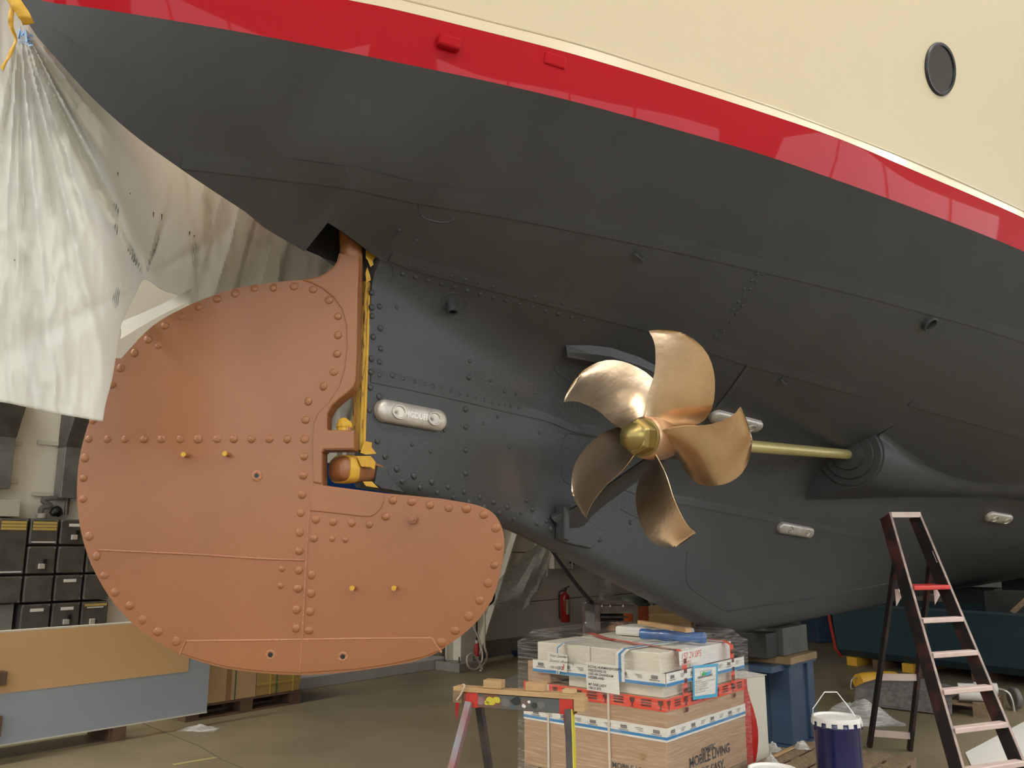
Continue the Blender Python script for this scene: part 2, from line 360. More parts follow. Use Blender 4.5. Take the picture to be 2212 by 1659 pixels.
# blue door in the back wall, its kerb
dr = Thing('door_1', 'tall blue steel door with a dark bottom seal in the cream wall', 'door', ship(0.3, BW, 0), kind='structure')
ds0, ds1 = -1.6, 2.35
for k in range(4):
    dr.part('door_panel', B().box(ship(ds0, BW+0.0, 0.30+0.68*k), AX*(ds1-ds0), NX*0.06, ZX*0.67), M['doorblue'], bev=0.01)
dr.part('bottom_seal', B().box(ship(ds0, BW+0.0, 0.16), AX*(ds1-ds0), NX*0.075, ZX*0.14), M['dooredge'])
for u in (697, 833):
    p = at_b(u, 1462, BW+0.08); s_ = sbz(p)[0]
    dr.part('door_hinge', B().box(ship(s_-0.02, BW+0.06, 0.17), AX*0.05, NX*0.03, ZX*0.22), M['midgrey'])
kb = single('trim_3', B().box(ship(ds0-0.3, BW+0.0, 0), AX*(ds1-ds0+0.35), NX*0.36, ZX*0.14), M['kerb'], 'pale grey concrete kerb below the blue door', 'kerb', kind='structure', bev=0.008)
# white steel column
cp_ = ship(2.35, -5.28, 0)
cl = Thing('steel_column', 'white painted steel column bolted to a thick grey base plate', 'column', cp_)
c0 = cp_
cl.part('base_plate', B().cbox(c0+ZX*0.06, 0.52, 0.46, 0.12), M['plinth'], bev=0.006)
hb = B()
hb.cbox(c0+ZX*4.5+NX*0.14, 0.30, 0.022, 8.76); hb.cbox(c0+ZX*4.5-NX*0.14, 0.30, 0.022, 8.76); hb.cbox(c0+ZX*4.5, 0.016, 0.26, 8.76)
cl.part('beam', hb, M['steelwhite'])
for (x, y) in ((-0.2, 0.17), (-0.07, 0.19), (0.07, 0.19), (0.2, 0.17), (-0.21, -0.1)):
    cl.part('anchor_bolt', B().lathe(c0+AX*x+NX*y, [(0.018, 0.12), (0.018, 0.15), (0.010, 0.15), (0.010, 0.20)], 8), M['darkgalv'])
# diagonal wall brace
p, q = at_b(1118, 1130, BW+0.05), at_b(1078, 1260, BW+0.05)
d = (q-p)
single('wall_brace', B().bar(p-d*0.6, q+d*1.2, 0.03, 0.13, up=NX), M['steelwhite'], 'white diagonal flat steel brace on the cream wall', 'brace')
# unseen windows added in the other walls to light the hull's underside
wi = 0
def window(o, e, w, h, n):
    global wi; wi += 1
    t = Thing('window_%d_offscreen' % wi, 'unseen frosted window added in the painted wall to light the hull', 'window', o, kind='structure')
    np_ = int(w/1.5)
    for k in range(np_):
        t.part('fill_pane_offscreen', B().box(o+e*(w*k/np_+0.03)+n*0.02, e*(w/np_-0.06), n*0.02, ZX*h), M['daylight'])
    for k in range(np_+1): t.part('mullion', B().box(o+e*(w*k/np_-0.03)+n*0.01, e*0.06, n*0.06, ZX*h), M['steelwhite'])
    for z in (-0.08, h): t.part('window_rail', B().box(o+e*-0.03+ZX*z+n*0.01, e*(w+0.06), n*0.06, ZX*0.08), M['steelwhite'])
for s_ in (-14.0, -6.5, 1.0, 8.5, 16.0): window(ship(s_, BF, 2.6), AX, 6.0, 3.0, -NX)
for b_ in (-5.0, 2.5): window(ship(S0, b_, 2.6), NX, 6.0, 3.0, AX)
# lamps
LI = 0
for (s_, b_, z_) in [(s, 5.3, HH-0.5) for s in (-11, -8, -5, -2, 1, 4, 7, 10)] + [(-11, 1.5, HH-0.5)] + [(s, -4.5, HH-0.5) for s in (-13.2, -11.2, -9.2, -7.2)]:
    t = Thing('ceiling_lamp_offscreen', 'long white lamp hung high above the open floor' if b_ > 0 else 'wide white lamp hung high along the cream panel wall', 'lamp', ship(s_, b_, z_), group='ceiling lamps over the open floor' if b_ > 0 else 'ceiling lamps along the panel wall')
    t.part('housing', B().cbox(ship(s_, b_, z_+0.06), 2.3, 0.5 if b_ > 0 else 0.74, 0.08), M['lampbody'])
    t.part('diffuser_offscreen', B().cbox(ship(s_, b_, z_+0.005), 2.2, 0.42 if b_ > 0 else 0.66, 0.03), M['lamp'])
    for e in (-0.9, 0.9): t.part('hanger', B().bar(ship(s_+e, b_, z_+0.09), ship(s_+e, b_, HH), 0.02, 0.02, up=NX), M['alu'])

# ================================================================== THE SHIP
ZW, ZR, ZL = 3.74, 3.96, 4.03
SA = -4.267; SF = sbz(at_b(793, 800, 0.037))[0]                  # rudder trunk from SA to SF
WLpx = [(98,3),(186,15),(371,44),(574,79),(740,111),(932,150),(1078,181),(1246,221),(1475,284),(1641,332),(1810,390),(1978,451),(2147,516),(2211,543)]
RTpx = [(777,5),(828,15),(1044,67),(1213,110),(1381,159),(1475,188),(1641,241),(1810,299),(1978,370),(2147,442),(2211,471)]
RLpx = [(875,0),(1078,51),(1246,94.5),(1475,168.5),(1641,223),(1810,285),(1978,351),(2211,456)]
FWD = [(1.5, 2.68), (4, 3.03), (8, 3.32), (17, 3.43)]
bw = pch([(-5.60, 0.0)] + [sbz(at_z(u, v, ZW))[:2] for u, v in WLpx] + FWD)
def lvl(px, z, d):
    t = [sbz(at_z(u, v, z))[:2] for u, v in px]
    s0 = t[0][0]; e0 = t[0][1] - bw(s0)
    return pch([(s, max(0, bw(s) + e0*(s+5.60)/(s0+5.60))) for s in (-5.60, -5.44, -5.2, -5.0, -4.85)] + t + [(s, b+d) for s, b in FWD])
br = lvl(RTpx, ZR, 0.04); bl = lvl(RLpx, ZL, 0.06)
zc = pch([(-5.60, 3.74), (-5.57, 3.67), (-5.53, 3.615), (-5.42, 3.53), (-5.29, 3.44), (-5.11, 3.35), (-4.94, 3.29), (-4.78, 3.24), (-4.57, 3.18), (-4.27, 3.09), (-4.11, 3.05), (-3.9, 3.01)])
HLpx = [(1090,1137),(1180,1178),(1290,1235),(1400,1290),(1500,1340),(1562,1367)]
zk = pch([(-4.1, 1.985), (-3.80, 1.975)] + [(sbz(at_b(u, v, 0.03))[0], sbz(at_b(u, v, 0.03))[2]) for u, v in HLpx] + [(0.0, 1.0), (3, 1.03), (7, 1.08), (17, 1.10)])
_e = sbz(at_s(822, 562, SF)); NE = (_e[1], _e[2])   # near forward corner of the trunk
ST = [  # s, q0b, q1, q1b, q2, q3
 (SF, .036, (.037, 2.40), (.045, 2.84), NE, (.55, 3.365)),
 (-3.0,   .075, (.082, 2.25), (.108, 2.60), (.24, 2.90), (.80, 3.235)),
 (-2.0,   .090, (.105, 2.05), (.16, 2.40), (.36, 2.72), (1.05, 3.13)),
 (-1.0,   .100, (.13, 1.80), (.22, 2.20), (.46, 2.58), (1.30, 3.06)),
 (0.0,    .110, (.16, 1.60), (.29, 2.05), (.56, 2.48), (1.50, 3.00)),
 (1.5,    .115, (.22, 1.55), (.40, 1.95), (.70, 2.38), (1.75, 2.92)),
 (4.0,    .120, (.55, 1.45), (.95, 1.75), (1.45, 2.15), (2.40, 2.75)),
 (8.0,    .125, (1.2, 1.35), (1.75, 1.55), (2.30, 1.85), (3.00, 2.50)),
 (17.0,   .125, (1.5, 1.32), (2.1, 1.48), (2.70, 1.80), (3.25, 2.45))]
def col(i, j): return pch([(r[0], r[i][j]) for r in ST])
q0b = pch([(r[0], r[1]) for r in ST])
QF = [(col(i, 0), col(i, 1)) for i in (2, 3, 4, 5)]
def V2(b, z): return Vector((b, z))
def upper(q2, q3, w, n=8):
    pts = [q2*2 - (q2+q3)/2, q2, q3, w, w*2 - q3]; out = []
    for i in (1, 2):
        for k in range(n): out.append(cr(pts[i-1], pts[i], pts[i+1], pts[i+2], k/n))
    out.append(w); return out
def section(s):
    """main hull section from keel to waterline, (b, z)"""
    a0 = V2(q0b(s), zk(s)); q = [a0] + [V2(fb(s), fz(s)) for fb, fz in QF]; w = V2(bw(s), ZW)
    out = [V2(0, zk(s))]; a0 = V2(q0b(s), zk(s)+0.05); q[0] = a0; out += [V2(q0b(s)*0.35, zk(s)+0.002), V2(q0b(s)*0.8, zk(s)+0.018)]
    for i in range(0, 3):
        pm = q[i-1] if i else q[0]*2 - q[1]; pn = q[i+2]
        for k in range(8): out.append(cr(pm, q[i], q[i+1], pn, k/8))
    return out + upper(q[3], q[4], w)
bq = pch([(-5.60, 0.002), (-5.4, .045), (-5.1, .10), (-4.7, .15), (SA, .172), (SF, NE[0])])
def csection(s):
    z0 = zc(s); w = V2(bw(s), ZW); W_ = max(w.x, 0.004)
    if s >= SA:   # trunk region: interpolate the measured edges
        t = (s-SA)/(SF-SA); q2 = V2(bq(s), 3.191 + (NE[1]-3.191)*t)
    else:
        q2 = V2(min(bq(s), W_*0.6), z0 + (ZW-z0)*0.97*min(bq(s), W_*0.6)/W_)
    e = V2(W_*0.52, z0 + (ZW-z0)*0.50)
    t = max(0, min(1, (s+4.6)/(SF+4.6))); q3 = e*(1-t) + V2(.55, 3.365)*t
    return [V2(0, z0), V2(0, z0)*0.5 + q2*0.5] + upper(q2, q3, w)
def P3(s, v): return ship(s, v.x, v.y)
smain = [SF + (0.0-SF)*k/34 for k in range(34)] + [0.12*k for k in range(0, 26)] + [3.2 + 0.4*k for k in range(0, 35)]
hull = B()
rowsM = [[P3(s, v) for v in section(s)] for s in smain]
scount = [-5.60, -5.592, -5.58, -5.565] + [-5.55 + (SA+5.55)*k/34 for k in range(0, 35)] + [SA + (SF-SA)*k/5 for k in range(1, 6)]
rowsC = [[P3(s, v) for v in csection(s)] for s in scount]
hb_ = B()
hb_.grid(rowsM)
nC = len(rowsC[0])
for i in range(len(rowsC)-1):
    inside = scount[i] >= SA - 1e-6
    lo = 2 if inside else 0
    hb_.grid([rowsC[i][lo:], rowsC[i+1][lo:]])
# transom of the deadwood (aft face of the stern post)
sec = section(SF); k2 = 3 + 24
hb_.add([P3(SF, v) for v in sec[1:k2+1]] + [ship(SF, 0, v.y) for v in sec[1:k2+1]], [(i, i+1, k2+i+1, k2+i) for i in range(k2-1)])
def mirror(b):
    r = B(); r.add(b.v, b.f); mv = []
    for p in b.v:
        s, bb_, z = sbz(p); mv.append(ship(s, -bb_, z))
    r.add(mv, [q[::-1] for q in b.f]); return r
def fix(b):
    """merge doubles + consistent normals via bmesh"""
    bm = bmesh.new(); vs = [bm.verts.new(v) for v in b.v]
    for f in b.f:
        try: bm.faces.new([vs[i] for i in f])
        except Exception: pass
    bmesh.ops.remove_doubles(bm, verts=bm.verts, dist=0.0008)
    bmesh.ops.dissolve_degenerate(bm, edges=bm.edges, dist=1e-5)
    bmesh.ops.recalc_face_normals(bm, faces=bm.faces)
    r = B(); bm.verts.index_update()
    r.v = [v.co.copy() for v in bm.verts]; r.f = [tuple(v.index for v in f.verts) for f in bm.faces]; bm.free(); return r
ship_t = Thing('motor_yacht', 'black-bottomed motor yacht stern with red boot stripe and cream topsides', 'yacht', ship(3, 0, 1.0))
hullb = fix(mirror(hb_))
hbo = ship_t.part('hull_bottom', hullb, [M['black'], M['blackrough']], smooth=True, label='matt black painted hull bottom')
for pl in hbo.data.polygons:
    c_ = sbz(pl.center + ship_t.loc)
    if c_[0] < -1.2 and c_[2] < 2.93 - 0.22*(c_[0]+3.9): pl.material_index = 1
def sh(s, z): return s - max(0, (z-ZW))*0.55*max(0, min(1, (-4.7-s)/0.88))
slev = [s for s in scount[:-1]] + smain
def band(levels):
    return fix(mirror(B().grid([[ship(sh(s, z), f(s), z) for s in slev] for f, z in levels])))
ship_t.part('boot_stripe', band([(bw, ZW), (lambda s: (bw(s)+br(s))/2+0.004, (ZW+ZR)/2), (br, ZR)]), M['red'], smooth=True, label='glossy red boot stripe')
ship_t.part('waterline_strake', band([(lambda s: br(s)+0.001, ZR), (bl, ZL)]), M['cream'], smooth=True, label='narrow cream strake above the red stripe')
def topf(z):
    e = z - ZL
    return lambda s: max(0.0, bl(s) - 0.010 + 0.15*e + 0.055*e*e)
ztop = [ZL, ZL+0.004] + [ZL + 0.2*k for k in range(1, 11)]
ship_t.part('topsides', band([(bl, ZL)] + [(topf(z), z) for z in ztop[1:]]), M['cream'], smooth=True, label='cream painted topsides')
zt = ztop[-1]; tf = topf(zt)
ship_t.part('deck', fix(B().grid([[ship(sh(s, zt), -tf(s), zt) for s in slev], [ship(sh(s, zt), tf(s), zt) for s in slev]])), M['wood'])
rp = [ship(sh(s, ZL), bl(s)+0.001, ZL) for s in slev[3:]]
ship_t.part('bead', B().tube(rp, 0.006, 6), M['cream'], smooth=True)
# rudder trunk (dark well over the stock)
tr = B(); zt2 = 3.9
e0, e1 = csection(SA)[2], csection(SF)[2]
loop = [(SA, e0.x, e0.y), (SF, e1.x, e1.y), (SF, -e1.x, e1.y), (SA, -e0.x, e0.y)]
lo_ = [ship(s, b, z+0.001) for s, b, z in loop]; hi_ = [ship(s, b*1.05, zt2) for s, b, z in loop]
tr.add(lo_ + hi_, [(0,1,5,4),(1,2,6,5),(2,3,7,6),(3,0,4,7),(4,5,6,7)])
ship_t.part('rudder_trunk', tr, M['black'], label='dark open rudder trunk')
# end wall of counter at the trunk
BV = BVHTree.FromPolygons(hullb.v, hullb.f)
allb = join(hullb)
def hit(u, v, tree=None):
    r = ray(u, v).normalized(); h = (tree or BV).ray_cast(CAM, r)
    if h[0] is None: return None, None
    n = h[1]
    if n.dot(r) > 0: n = -n
    return h[0], n
def dense(px, step=9):
    out = []
    P = smooth_path([(u, v, 0) for u, v in px], 10)
    acc = 0; out.append(P[0])
    for a, b in zip(P, P[1:]):
        acc += (b-a).length
        if acc >= step: out.append(b); acc = 0
    return [(p.x, p.y) for p in out]
def lap(px, h=0.007, w=0.11, flip=1, name='plate_lap', m='black'):
    """edge of an overlapping plate: a low wedge ending in a step"""
    rows = []; pts = []
    for u, v in dense(px):
        p, n = hit(u, v)
        if p is not None: pts.append((p, n))
    for i, (p, n) in enumerate(pts):
        t = (pts[min(i+1, len(pts)-1)][0] - pts[max(i-1, 0)][0]).normalized(); sd = n.cross(t).normalized()
        if sd.z < 0: sd = -sd
        sd *= flip
        H_ = h + 0.0015     # the lip of the lap stands off the plate below: a real open gap
        rows.append([p + sd*w - n*0.003, p + sd*w*0.4 + n*H_*0.6, p + sd*0.006 + n*H_, p + n*H_, p + n*(H_-0.0015), p + sd*0.014 + n*0.0015, p + sd*0.014 - n*0.003])
    if len(rows) > 1:
        o = ship_t.part(name, fix(B().grid(rows)), M[m])
        ship_t.part('seam_sealant', B().tube([r[5] for r in rows], 0.002, 6), M['black'], parent=o, smooth=True)
        return o
def weld(px, r=0.005, m='black'):
    pts = []
    for u, v in dense(px, 7):
        p, n = hit(u, v)
        if p is not None: pts.append(p)
    if len(pts) > 1: ship_t.part('weld_seam', B().tube(pts, r, 6), M[m], smooth=True)
lap([(392,364),(480,374),(600,388),(740,405),(910,440),(1100,472),(1400,532),(1540,563),(1655,590),(1760,615),(1880,645),(1990,675),(2100,705),(2212,740)], h=0.0035)
lap([(838,562),(900,585),(1000,612),(1150,650),(1300,690),(1420,722),(1600,785),(1700,812),(1800,840),(1880,862)], h=0.0035)
lap([(1960,875),(2010,890),(2100,915),(2212,948)], h=0.0035)
lap([(800,826),(840,834),(900,846),(1000,868),(1100,892),(1180,910),(1235,932),(1300,945)], h=0.0035)
lap([(1390,1072),(1440,1083),(1530,1101),(1640,1122),(1720,1140),(1800,1152),(1880,1165)], h=0.0035)
lap([(1280,1040),(1370,1066),(1400,1078)], h=0.0035)
lap([(1655,594),(1630,622),(1590,668),(1530,735),(1490,785)], h=0.004, w=0.06)
lap([(1615,785),(1580,835),(1545,880)], h=0.004, w=0.06)
weld([(1570,1320),(1620,1312),(1700,1300),(1800,1284),(1890,1266),(1960,1252)], 0.006)
weld([(1484,1190),(1482,1246),(1490,1268),(1510,1284),(1535,1302),(1566,1320)], 0.004)
weld([(905,436),(905,455),(915,470),(950,480),(975,477),(988,466)], 0.004)
weld([(890,440),(870,470),(850,510),(832,545)], 0.003)
weld([(1225,935),(1215,960),(1213,1010),(1220,1040),(1250,1050),(1285,1056)], 0.004)
weld([(1232,936),(1300,947)], 0.004)
weld([(1192,800),(1205,775),(1200,800),(1240,828),(1265,838)], 0.004)
weld([(820,560),(845,570),(850,595),(838,615)], 0.003)
weld([(1340,1100),(1380,1120),(1430,1142)], 0.003)
ell = lambda cx, cy, rx, ry, n=24: [(cx + rx*math.cos(2*math.pi*k/n), cy + ry*math.sin(2*math.pi*k/n)) for k in range(n+1)]
weld(ell(980, 654, 27, 22), 0.0025)
# rivets of the deadwood and plating
def dome(name, r, h, m, n=10):
    prof = [(r, -0.002), (r*0.97, h*0.25), (r*0.80, h*0.65), (r*0.45, h*0.94), (0.0005, h)]
    return mesh_of(name, B().lathe((0, 0, 0), prof, n, cap=False), m, smooth=True)
RB = dome('rivet', 0.018, 0.011, M['blackrough']); RS = dome('rivet_small', 0.012, 0.007, M['blackrough'])
big = [(803,632),(820,662),(803,664),(804,683),(822,709),(806,728),(822,753),(802,775),(820,782),(801,804),(819,810),(847,811),(800,837),(819,857),(798,886),(815,953),(832,986),(833,1022),(857,1013),(869,1039),(894,1028),(908,1053),(933,1041),(945,1064),(968,1052),(980,1075),(1003,1062),(1014,1085),(1037,1074),(1047,1095),(1066,1084),(1079,1107),(1096,1095),(1126,1107),(1110,1121),(1137,1080),(1006,884),(1006,922),(1006,972),(1006,1022),(1013,815),(1180,1125),(1190,1142),(1295,1166),(1362,1129),(1150,1100),(1160,1130)]
small = [(870,818),(895,825),(916,830),(935,835),(953,839),(973,846),(991,852),(1009,854),(1027,859),(1045,864),(1062,869),(1076,872),(1090,875),(1103,877),(1120,880),(1015,780),(857,663),(1635,591),(1647,592),(1624,606),(1634,609),(1608,624),(1620,625),(1607,641),(1595,652),(1603,660),(1583,668),(1590,678),(1570,690),(1578,697),(1556,708),(1563,716),(1545,724),(862,497),(900,520),(1060,822),(1090,845),(1115,850),(1075,900),(1165,935),(1100,965),(1045,915),(960,930),(890,960),(930,975)]
small += [(870+28*k, 592+7.2*k) for k in range(0, 15)] + [(885+30*k, 574+7.4*k) for k in range(0, 13)]
small += [(1640+30*k, 1006+6.2*k) for k in range(0, 4)]
zq = Vector((0, 0, 1))
for lst, me in ((big, RB), (small, RS)):
    for (u, v) in lst:
        p, n = hit(u, v)
        if p is not None and v > 300: ship_t.inst('rivet', me, p, zq.rotation_difference(n), random.uniform(0.85, 1.1))
# roughly painted deadwood plate: pitted skin over the deadwood between post and lower lap
# drain stub
p, n = hit(975, 652)
pr = (n + Vector((0.0, -0.1, -0.9))).normalized()
st = B().lathe(p - n*0.01, [(0.028, 0), (0.028, 0.075), (0.020, 0.075), (0.020, 0.03)], 16, *(lambda z: (z.orthogonal().normalized(), z.cross(z.orthogonal().normalized()), z))((n*0.55 + Vector((0, 0, -0.85))).normalized()), cap=False)
ship_t.part('drain_stub', st, M['blackrough'], smooth=True)
# sea inlet
p, n = hit(2005, 697); X = n.orthogonal().normalized(); Y = n.cross(X)
ship_t.part('sea_inlet', B().lathe(p, [(0.056, -0.004), (0.056, 0.030), (0.052, 0.034), (0.046, 0.034), (0.043, 0.028), (0.043, 0.0)], 20, X, Y, n, cap=False), M['black'], smooth=True)
ship_t.part('inlet_hole', B().lathe(p, [(0.043, 0.0), (0.043, 0.003)], 20, X, Y, n), M['black'], label='bottom of the inlet opening')
# small fittings
for (u, v) in ((1380, 553), (1692, 822)):
    p, n = hit(u, v); X = (AX - n*AX.dot(n)).normalized(); Y = n.cross(X)
    e = ship_t.part('eye_fitting', B().tube([p + X*0.03*math.cos(a) + n*(0.004+0.024*math.sin(a)) for a in [math.pi*k/8 for k in range(9)]], 0.007, 6), M['black'], smooth=True)
    ship_t.part('foot_plate', B().box(p - X*0.045 - Y*0.02 - n*0.003, X*0.09, Y*0.04, n*0.008), M['black'], parent=e)
# zinc anodes
def anode(u0, v0, u1, v1, wpx, mark=False, bolts=True):
    p0, n0 = hit(u0, v0); p1, n1 = hit(u1, v1)
    n = (n0+n1).normalized(); X = (p1-p0); Ln = X.length; X = (X - n*X.dot(n)).normalized(); Y = n.cross(X); c = (p0+p1)/2
    w = wpx; R = w/2; h = 0.045
    rows = []
    for fz, ins in ((-0.03, 0.0), (h*0.5, 0.0), (h*0.8, R*0.12), (h, R*0.45), (h, R*0.95)):
        ring = []
        for k in range(32):
            a = 2*math.pi*k/32; cx = (Ln/2 - R) * (1 if math.cos(a) >= 0 else -1); rr = R - ins
            ring.append(c + X*(cx + rr*math.cos(a)) + Y*(rr*math.sin(a)) + n*fz)
        rows.append(ring + [ring[0]])
    b = B().grid(rows); b.add(rows[-1][:-1], [tuple(range(32))])
    an = ship_t.part('zinc_anode', fix(b), M['zinc'], smooth=True, label='bare zinc anode bar with two bolt pockets')
    for e in (-0.24, 0.27):
        cc = c + X*Ln*e + n*(h+0.0008)
        ship_t.part('bolt_pocket', B().lathe(cc, [(R*0.66, -0.001), (R*0.62, 0.007), (R*0.55, 0.007), (R*0.48, 0.0008)], 18, X*1.25, Y, n), M['zinc'], parent=an)
        ship_t.part('bolt', B().lathe(cc - X*R*0.2, [(R*0.2, 0.001), (R*0.2, 0.010), (R*0.1, 0.010), (R*0.1, 0.014)], 6, X, Y, n), M['zinc'], parent=an)
    if mark:
        if Y.z < 0: Y2, X2 = -Y, X
        else: Y2, X2 = Y, X
        N2 = X2.cross(Y2); sg = 1 if N2.dot(n) > 0 else -1
        t = text_b('MGDUFF', R*0.72, c + X*Ln*0.015 - Y2*R*0.26 + n*(h+0.0025), X2, Y2, 0, 'CENTER', bold=0.002)
        ship_t.part('cast_lettering', t, M['whitefoam'], parent=an, label='raised cast letters')
    return an
anode(808, 884, 958, 912, 0.115, True)
anode(1534, 893, 1640, 920, 0.115)
anode(1679, 1137, 1750, 1150, 0.10)
anode(2130, 1112, 2180, 1121, 0.13)
# stern post with masking tape, heel bearing, tape scraps
def postp(s, b, z): return ship(s, b, z)
pz0 = at_b(783, 975, 0.0).z; pz1 = 3.02
pb = B()
for (b0, b1) in ((0.088, 0.094),):
    pb.box(ship(SF-0.030, -0.03, pz0), AX*0.032, NX*0.068, ZX*(pz1-pz0))
ship_t.part('taped_post', fix(pb), M['tapestain'], label='stern post covered in stained yellow masking tape')
pb = B().box(ship(SF-0.012, 0.0385, pz0), AX*0.014, NX*0.003, ZX*(2.98-pz0))
ship_t.part('masking_tape', pb, M['tape'], label='clean strip of yellow masking tape along the post')
# heel bearing lug (wrapped in tape)
hc = at_b(752, 1010, 0.02); hs, hb2, hz = sbz(hc)
def ringpts(s, rb, rz, zc_, n=16, pw=0.55):
    out = []
    for k in range(n):
        a = 2*math.pi*k/n; c_, s_ = math.cos(a), math.sin(a)
        out.append(ship(s, rb*math.copysign(abs(c_)**pw, c_), zc_ + rz*math.copysign(abs(s_)**pw, s_)))
    return out + [out[0]]
ztop_, zbot_ = at_b(740, 982, 0.05).z, at_b(740, 1040, 0.05).z
sA = sbz(at_b(723, 1010, 0.0))[0]; sB = sbz(at_b(792, 1010, 0.09))[0]; sC = SF + 0.25
zm = (ztop_+zbot_)/2; hh = (ztop_-zbot_)/2
def lug(ss, m, name, grow=0.0, label=None):
    rows = []
    for (s, fb, fz) in ss: rows.append(ringpts(s, 0.075*fb+grow, hh*fz+grow, zm))
    b = B().grid(rows); b.add(rows[0][:-1], [tuple(range(15, -1, -1))]); b.add(rows[-1][:-1], [tuple(range(16))])
    return ship_t.part(name, fix(b), m, smooth=True, label=label)
lug([(sA, .55, .5), (sA+0.012, .82, .8), (sA+0.03, .95, .95), (sA+0.055, 1, 1), (sB-0.02, .98, 1), (sB+0.02, 0.75, .9), (sC, 0.4, 0.6)], M['brown'], 'heel_bearing', label='brown painted heel bearing')
lug([(sA+0.035, .97, .97), (sA+0.04, 1, 1), (sA+0.075, 1.02, 1.0), (sB-0.05, 1.0, 0.98), (sB-0.03, .98, .98)], M['tape'], 'tape_wrap', 0.005, label='crumpled yellow tape wrapped around the heel bearing')
def scrap(px, m, b_, name='tape_scrap', th=0.002):
    pts = [at_b(u, v, b_) for u, v in px]
    return ship_t.part(name, B().poly(pts, NX*th), M[m])
def scrap_h(px, m, lift=0.004, name='tape_scrap'):
    pts = []
    for u, v in px:
        p, n = hit(u, v)
        pts.append(p + n*lift if p is not None else at_b(u, v, 0.11))
    return ship_t.part(name, B().poly(pts, (CAM-pts[0]).normalized()*0.002), M[m])
scrap([(786,952),(803,956),(802,966),(813,980),(790,982),(778,978)], 'tape', 0.075)
scrap([(770,985),(800,985),(811,998),(808,1014),(800,1009),(780,1008)], 'tape', 0.085)
scrap([(783,1040),(803,1040),(817,1054),(790,1050)], 'tape', 0.075)
scrap([(790,540),(800,545),(813,552),(805,563),(806,572),(800,577),(794,562),(790,557)], 'tape', 0.075)
scrap([(793,577),(798,592),(801,605),(791,611),(789,590)], 'tape', 0.075)
# lower heel plate filling between bearing and deadwood
pl = [(790,1008),(806,1014),(818,1036),(846,1064),(800,1056),(784,1046)]
ship_t.part('heel_plate', B().poly([at_b(u, v, -0.03) for u, v in pl], NX*0.09), M['blackrough'])
# dark cover strip above propeller (fin on the hull)
fin = [(1205,765),(1222,747),(1320,749),(1400,775),(1440,800),(1440,830),(1380,812),(1300,790),(1222,780)]
up_, lo2 = [(1222,745),(1275,745),(1320,750),(1380,770),(1430,795),(1475,820)], [(1215,772),(1270,788),(1300,797),(1370,815),(1425,835),(1470,855)]
rows = []
for (a_, c_) in zip(up_, lo2):
    p, n = hit(*a_); q, n2 = hit(*c_)
    m_ = (p+q)/2 + (n+n2).normalized()*0.055
    rows.append([p - n*0.004, p*0.6+m_*0.4 + n*0.02, m_, q*0.8+m_*0.2 + n2*0.012, q - n2*0.004])
b = B().grid(rows); b.add(rows[0], [(0, 1, 2, 3, 4)]); b.add(rows[-1], [(0, 1, 2, 3, 4)])
ship_t.part('hull_fin', fix(b), M['black'])
# ---------------------------------------------------------------- shaft line
HUB = at_b(1392, 945, 0.80); BOS = at_b(1836, 982, 0.80)
W_ = (BOS-HUB).normalized(); R_ = W_.cross(ZX).normalized(); U_ = R_.cross(W_).normalized()
# bossing fairing
def hull_b(s, z):
    sec = section(s)
    for a, b in zip(sec[1:], sec[2:]):
        if a.y <= z <= b.y and b.y > a.y: return a.x + (b.x-a.x)*(z-a.y)/(b.y-a.y)
    return sec[1].x
bs0 = sbz(BOS)[0]; rows = []; zB = sbz(BOS)[2]
def smax(a, b, k):
    h = max(0, min(1, 0.5 + 0.5*(b-a)/k)); return a*(1-h) + b*h + k*h*(1-h)
for k in range(31):
    t = k/30; s = bs0 + 3.4*t; r = 0.285; z_c = zB + 0.02*t
    e_ = t**1.15; cb = 0.80*(1-e_) + (hull_b(s, z_c) - r - 0.10)*e_
    row = []
    for j in range(41):
        x = 1.5 - 2.85*j/40; z = z_c + r*x
        o_ = cb + r*(1-x*x)**0.5 if abs(x) < 1 else cb - (abs(x)-1)*r*(1.2 if x > 0 else 5)
        h_ = hull_b(s, z); v_ = smax(h_ - 0.012, o_, 0.10 if x > 0 else 0.05)
        row.append(ship(s, max(v_ - 0.0, h_-0.012), z))
    rows.append(row)
b = B().grid(rows)
ship_t.part('shaft_bossing', fix(b), M['black'], smooth=True, label='swelling bossing around the shaft exit')
face = rows[0] + [ship(bs0, hull_b(bs0, z)-0.03, z) for z in [sbz(rows[0][-1])[2] + (sbz(rows[0][0])[2]-sbz(rows[0][-1])[2])*i/8 for i in range(9)]]
cc_ = BOS
b = B(); b.add([cc_] + face, [(0, i+1, (i+1) % len(face) + 1) for i in range(len(face))])
ship_t.part('bossing_end', fix(b), M['black'])
for (r0, r1, h) in ((0.275, 0.25, 0.03), (0.215, 0.19, 0.05), (0.14, 0.06, 0.075)):
    ship_t.part('seal_ring', B().lathe(BOS, [(r0, -0.01), (r0, h*0.6), (r0-0.012, h), (r1, h)], 40, R_, U_, -W_), M['blackrough'], smooth=True)
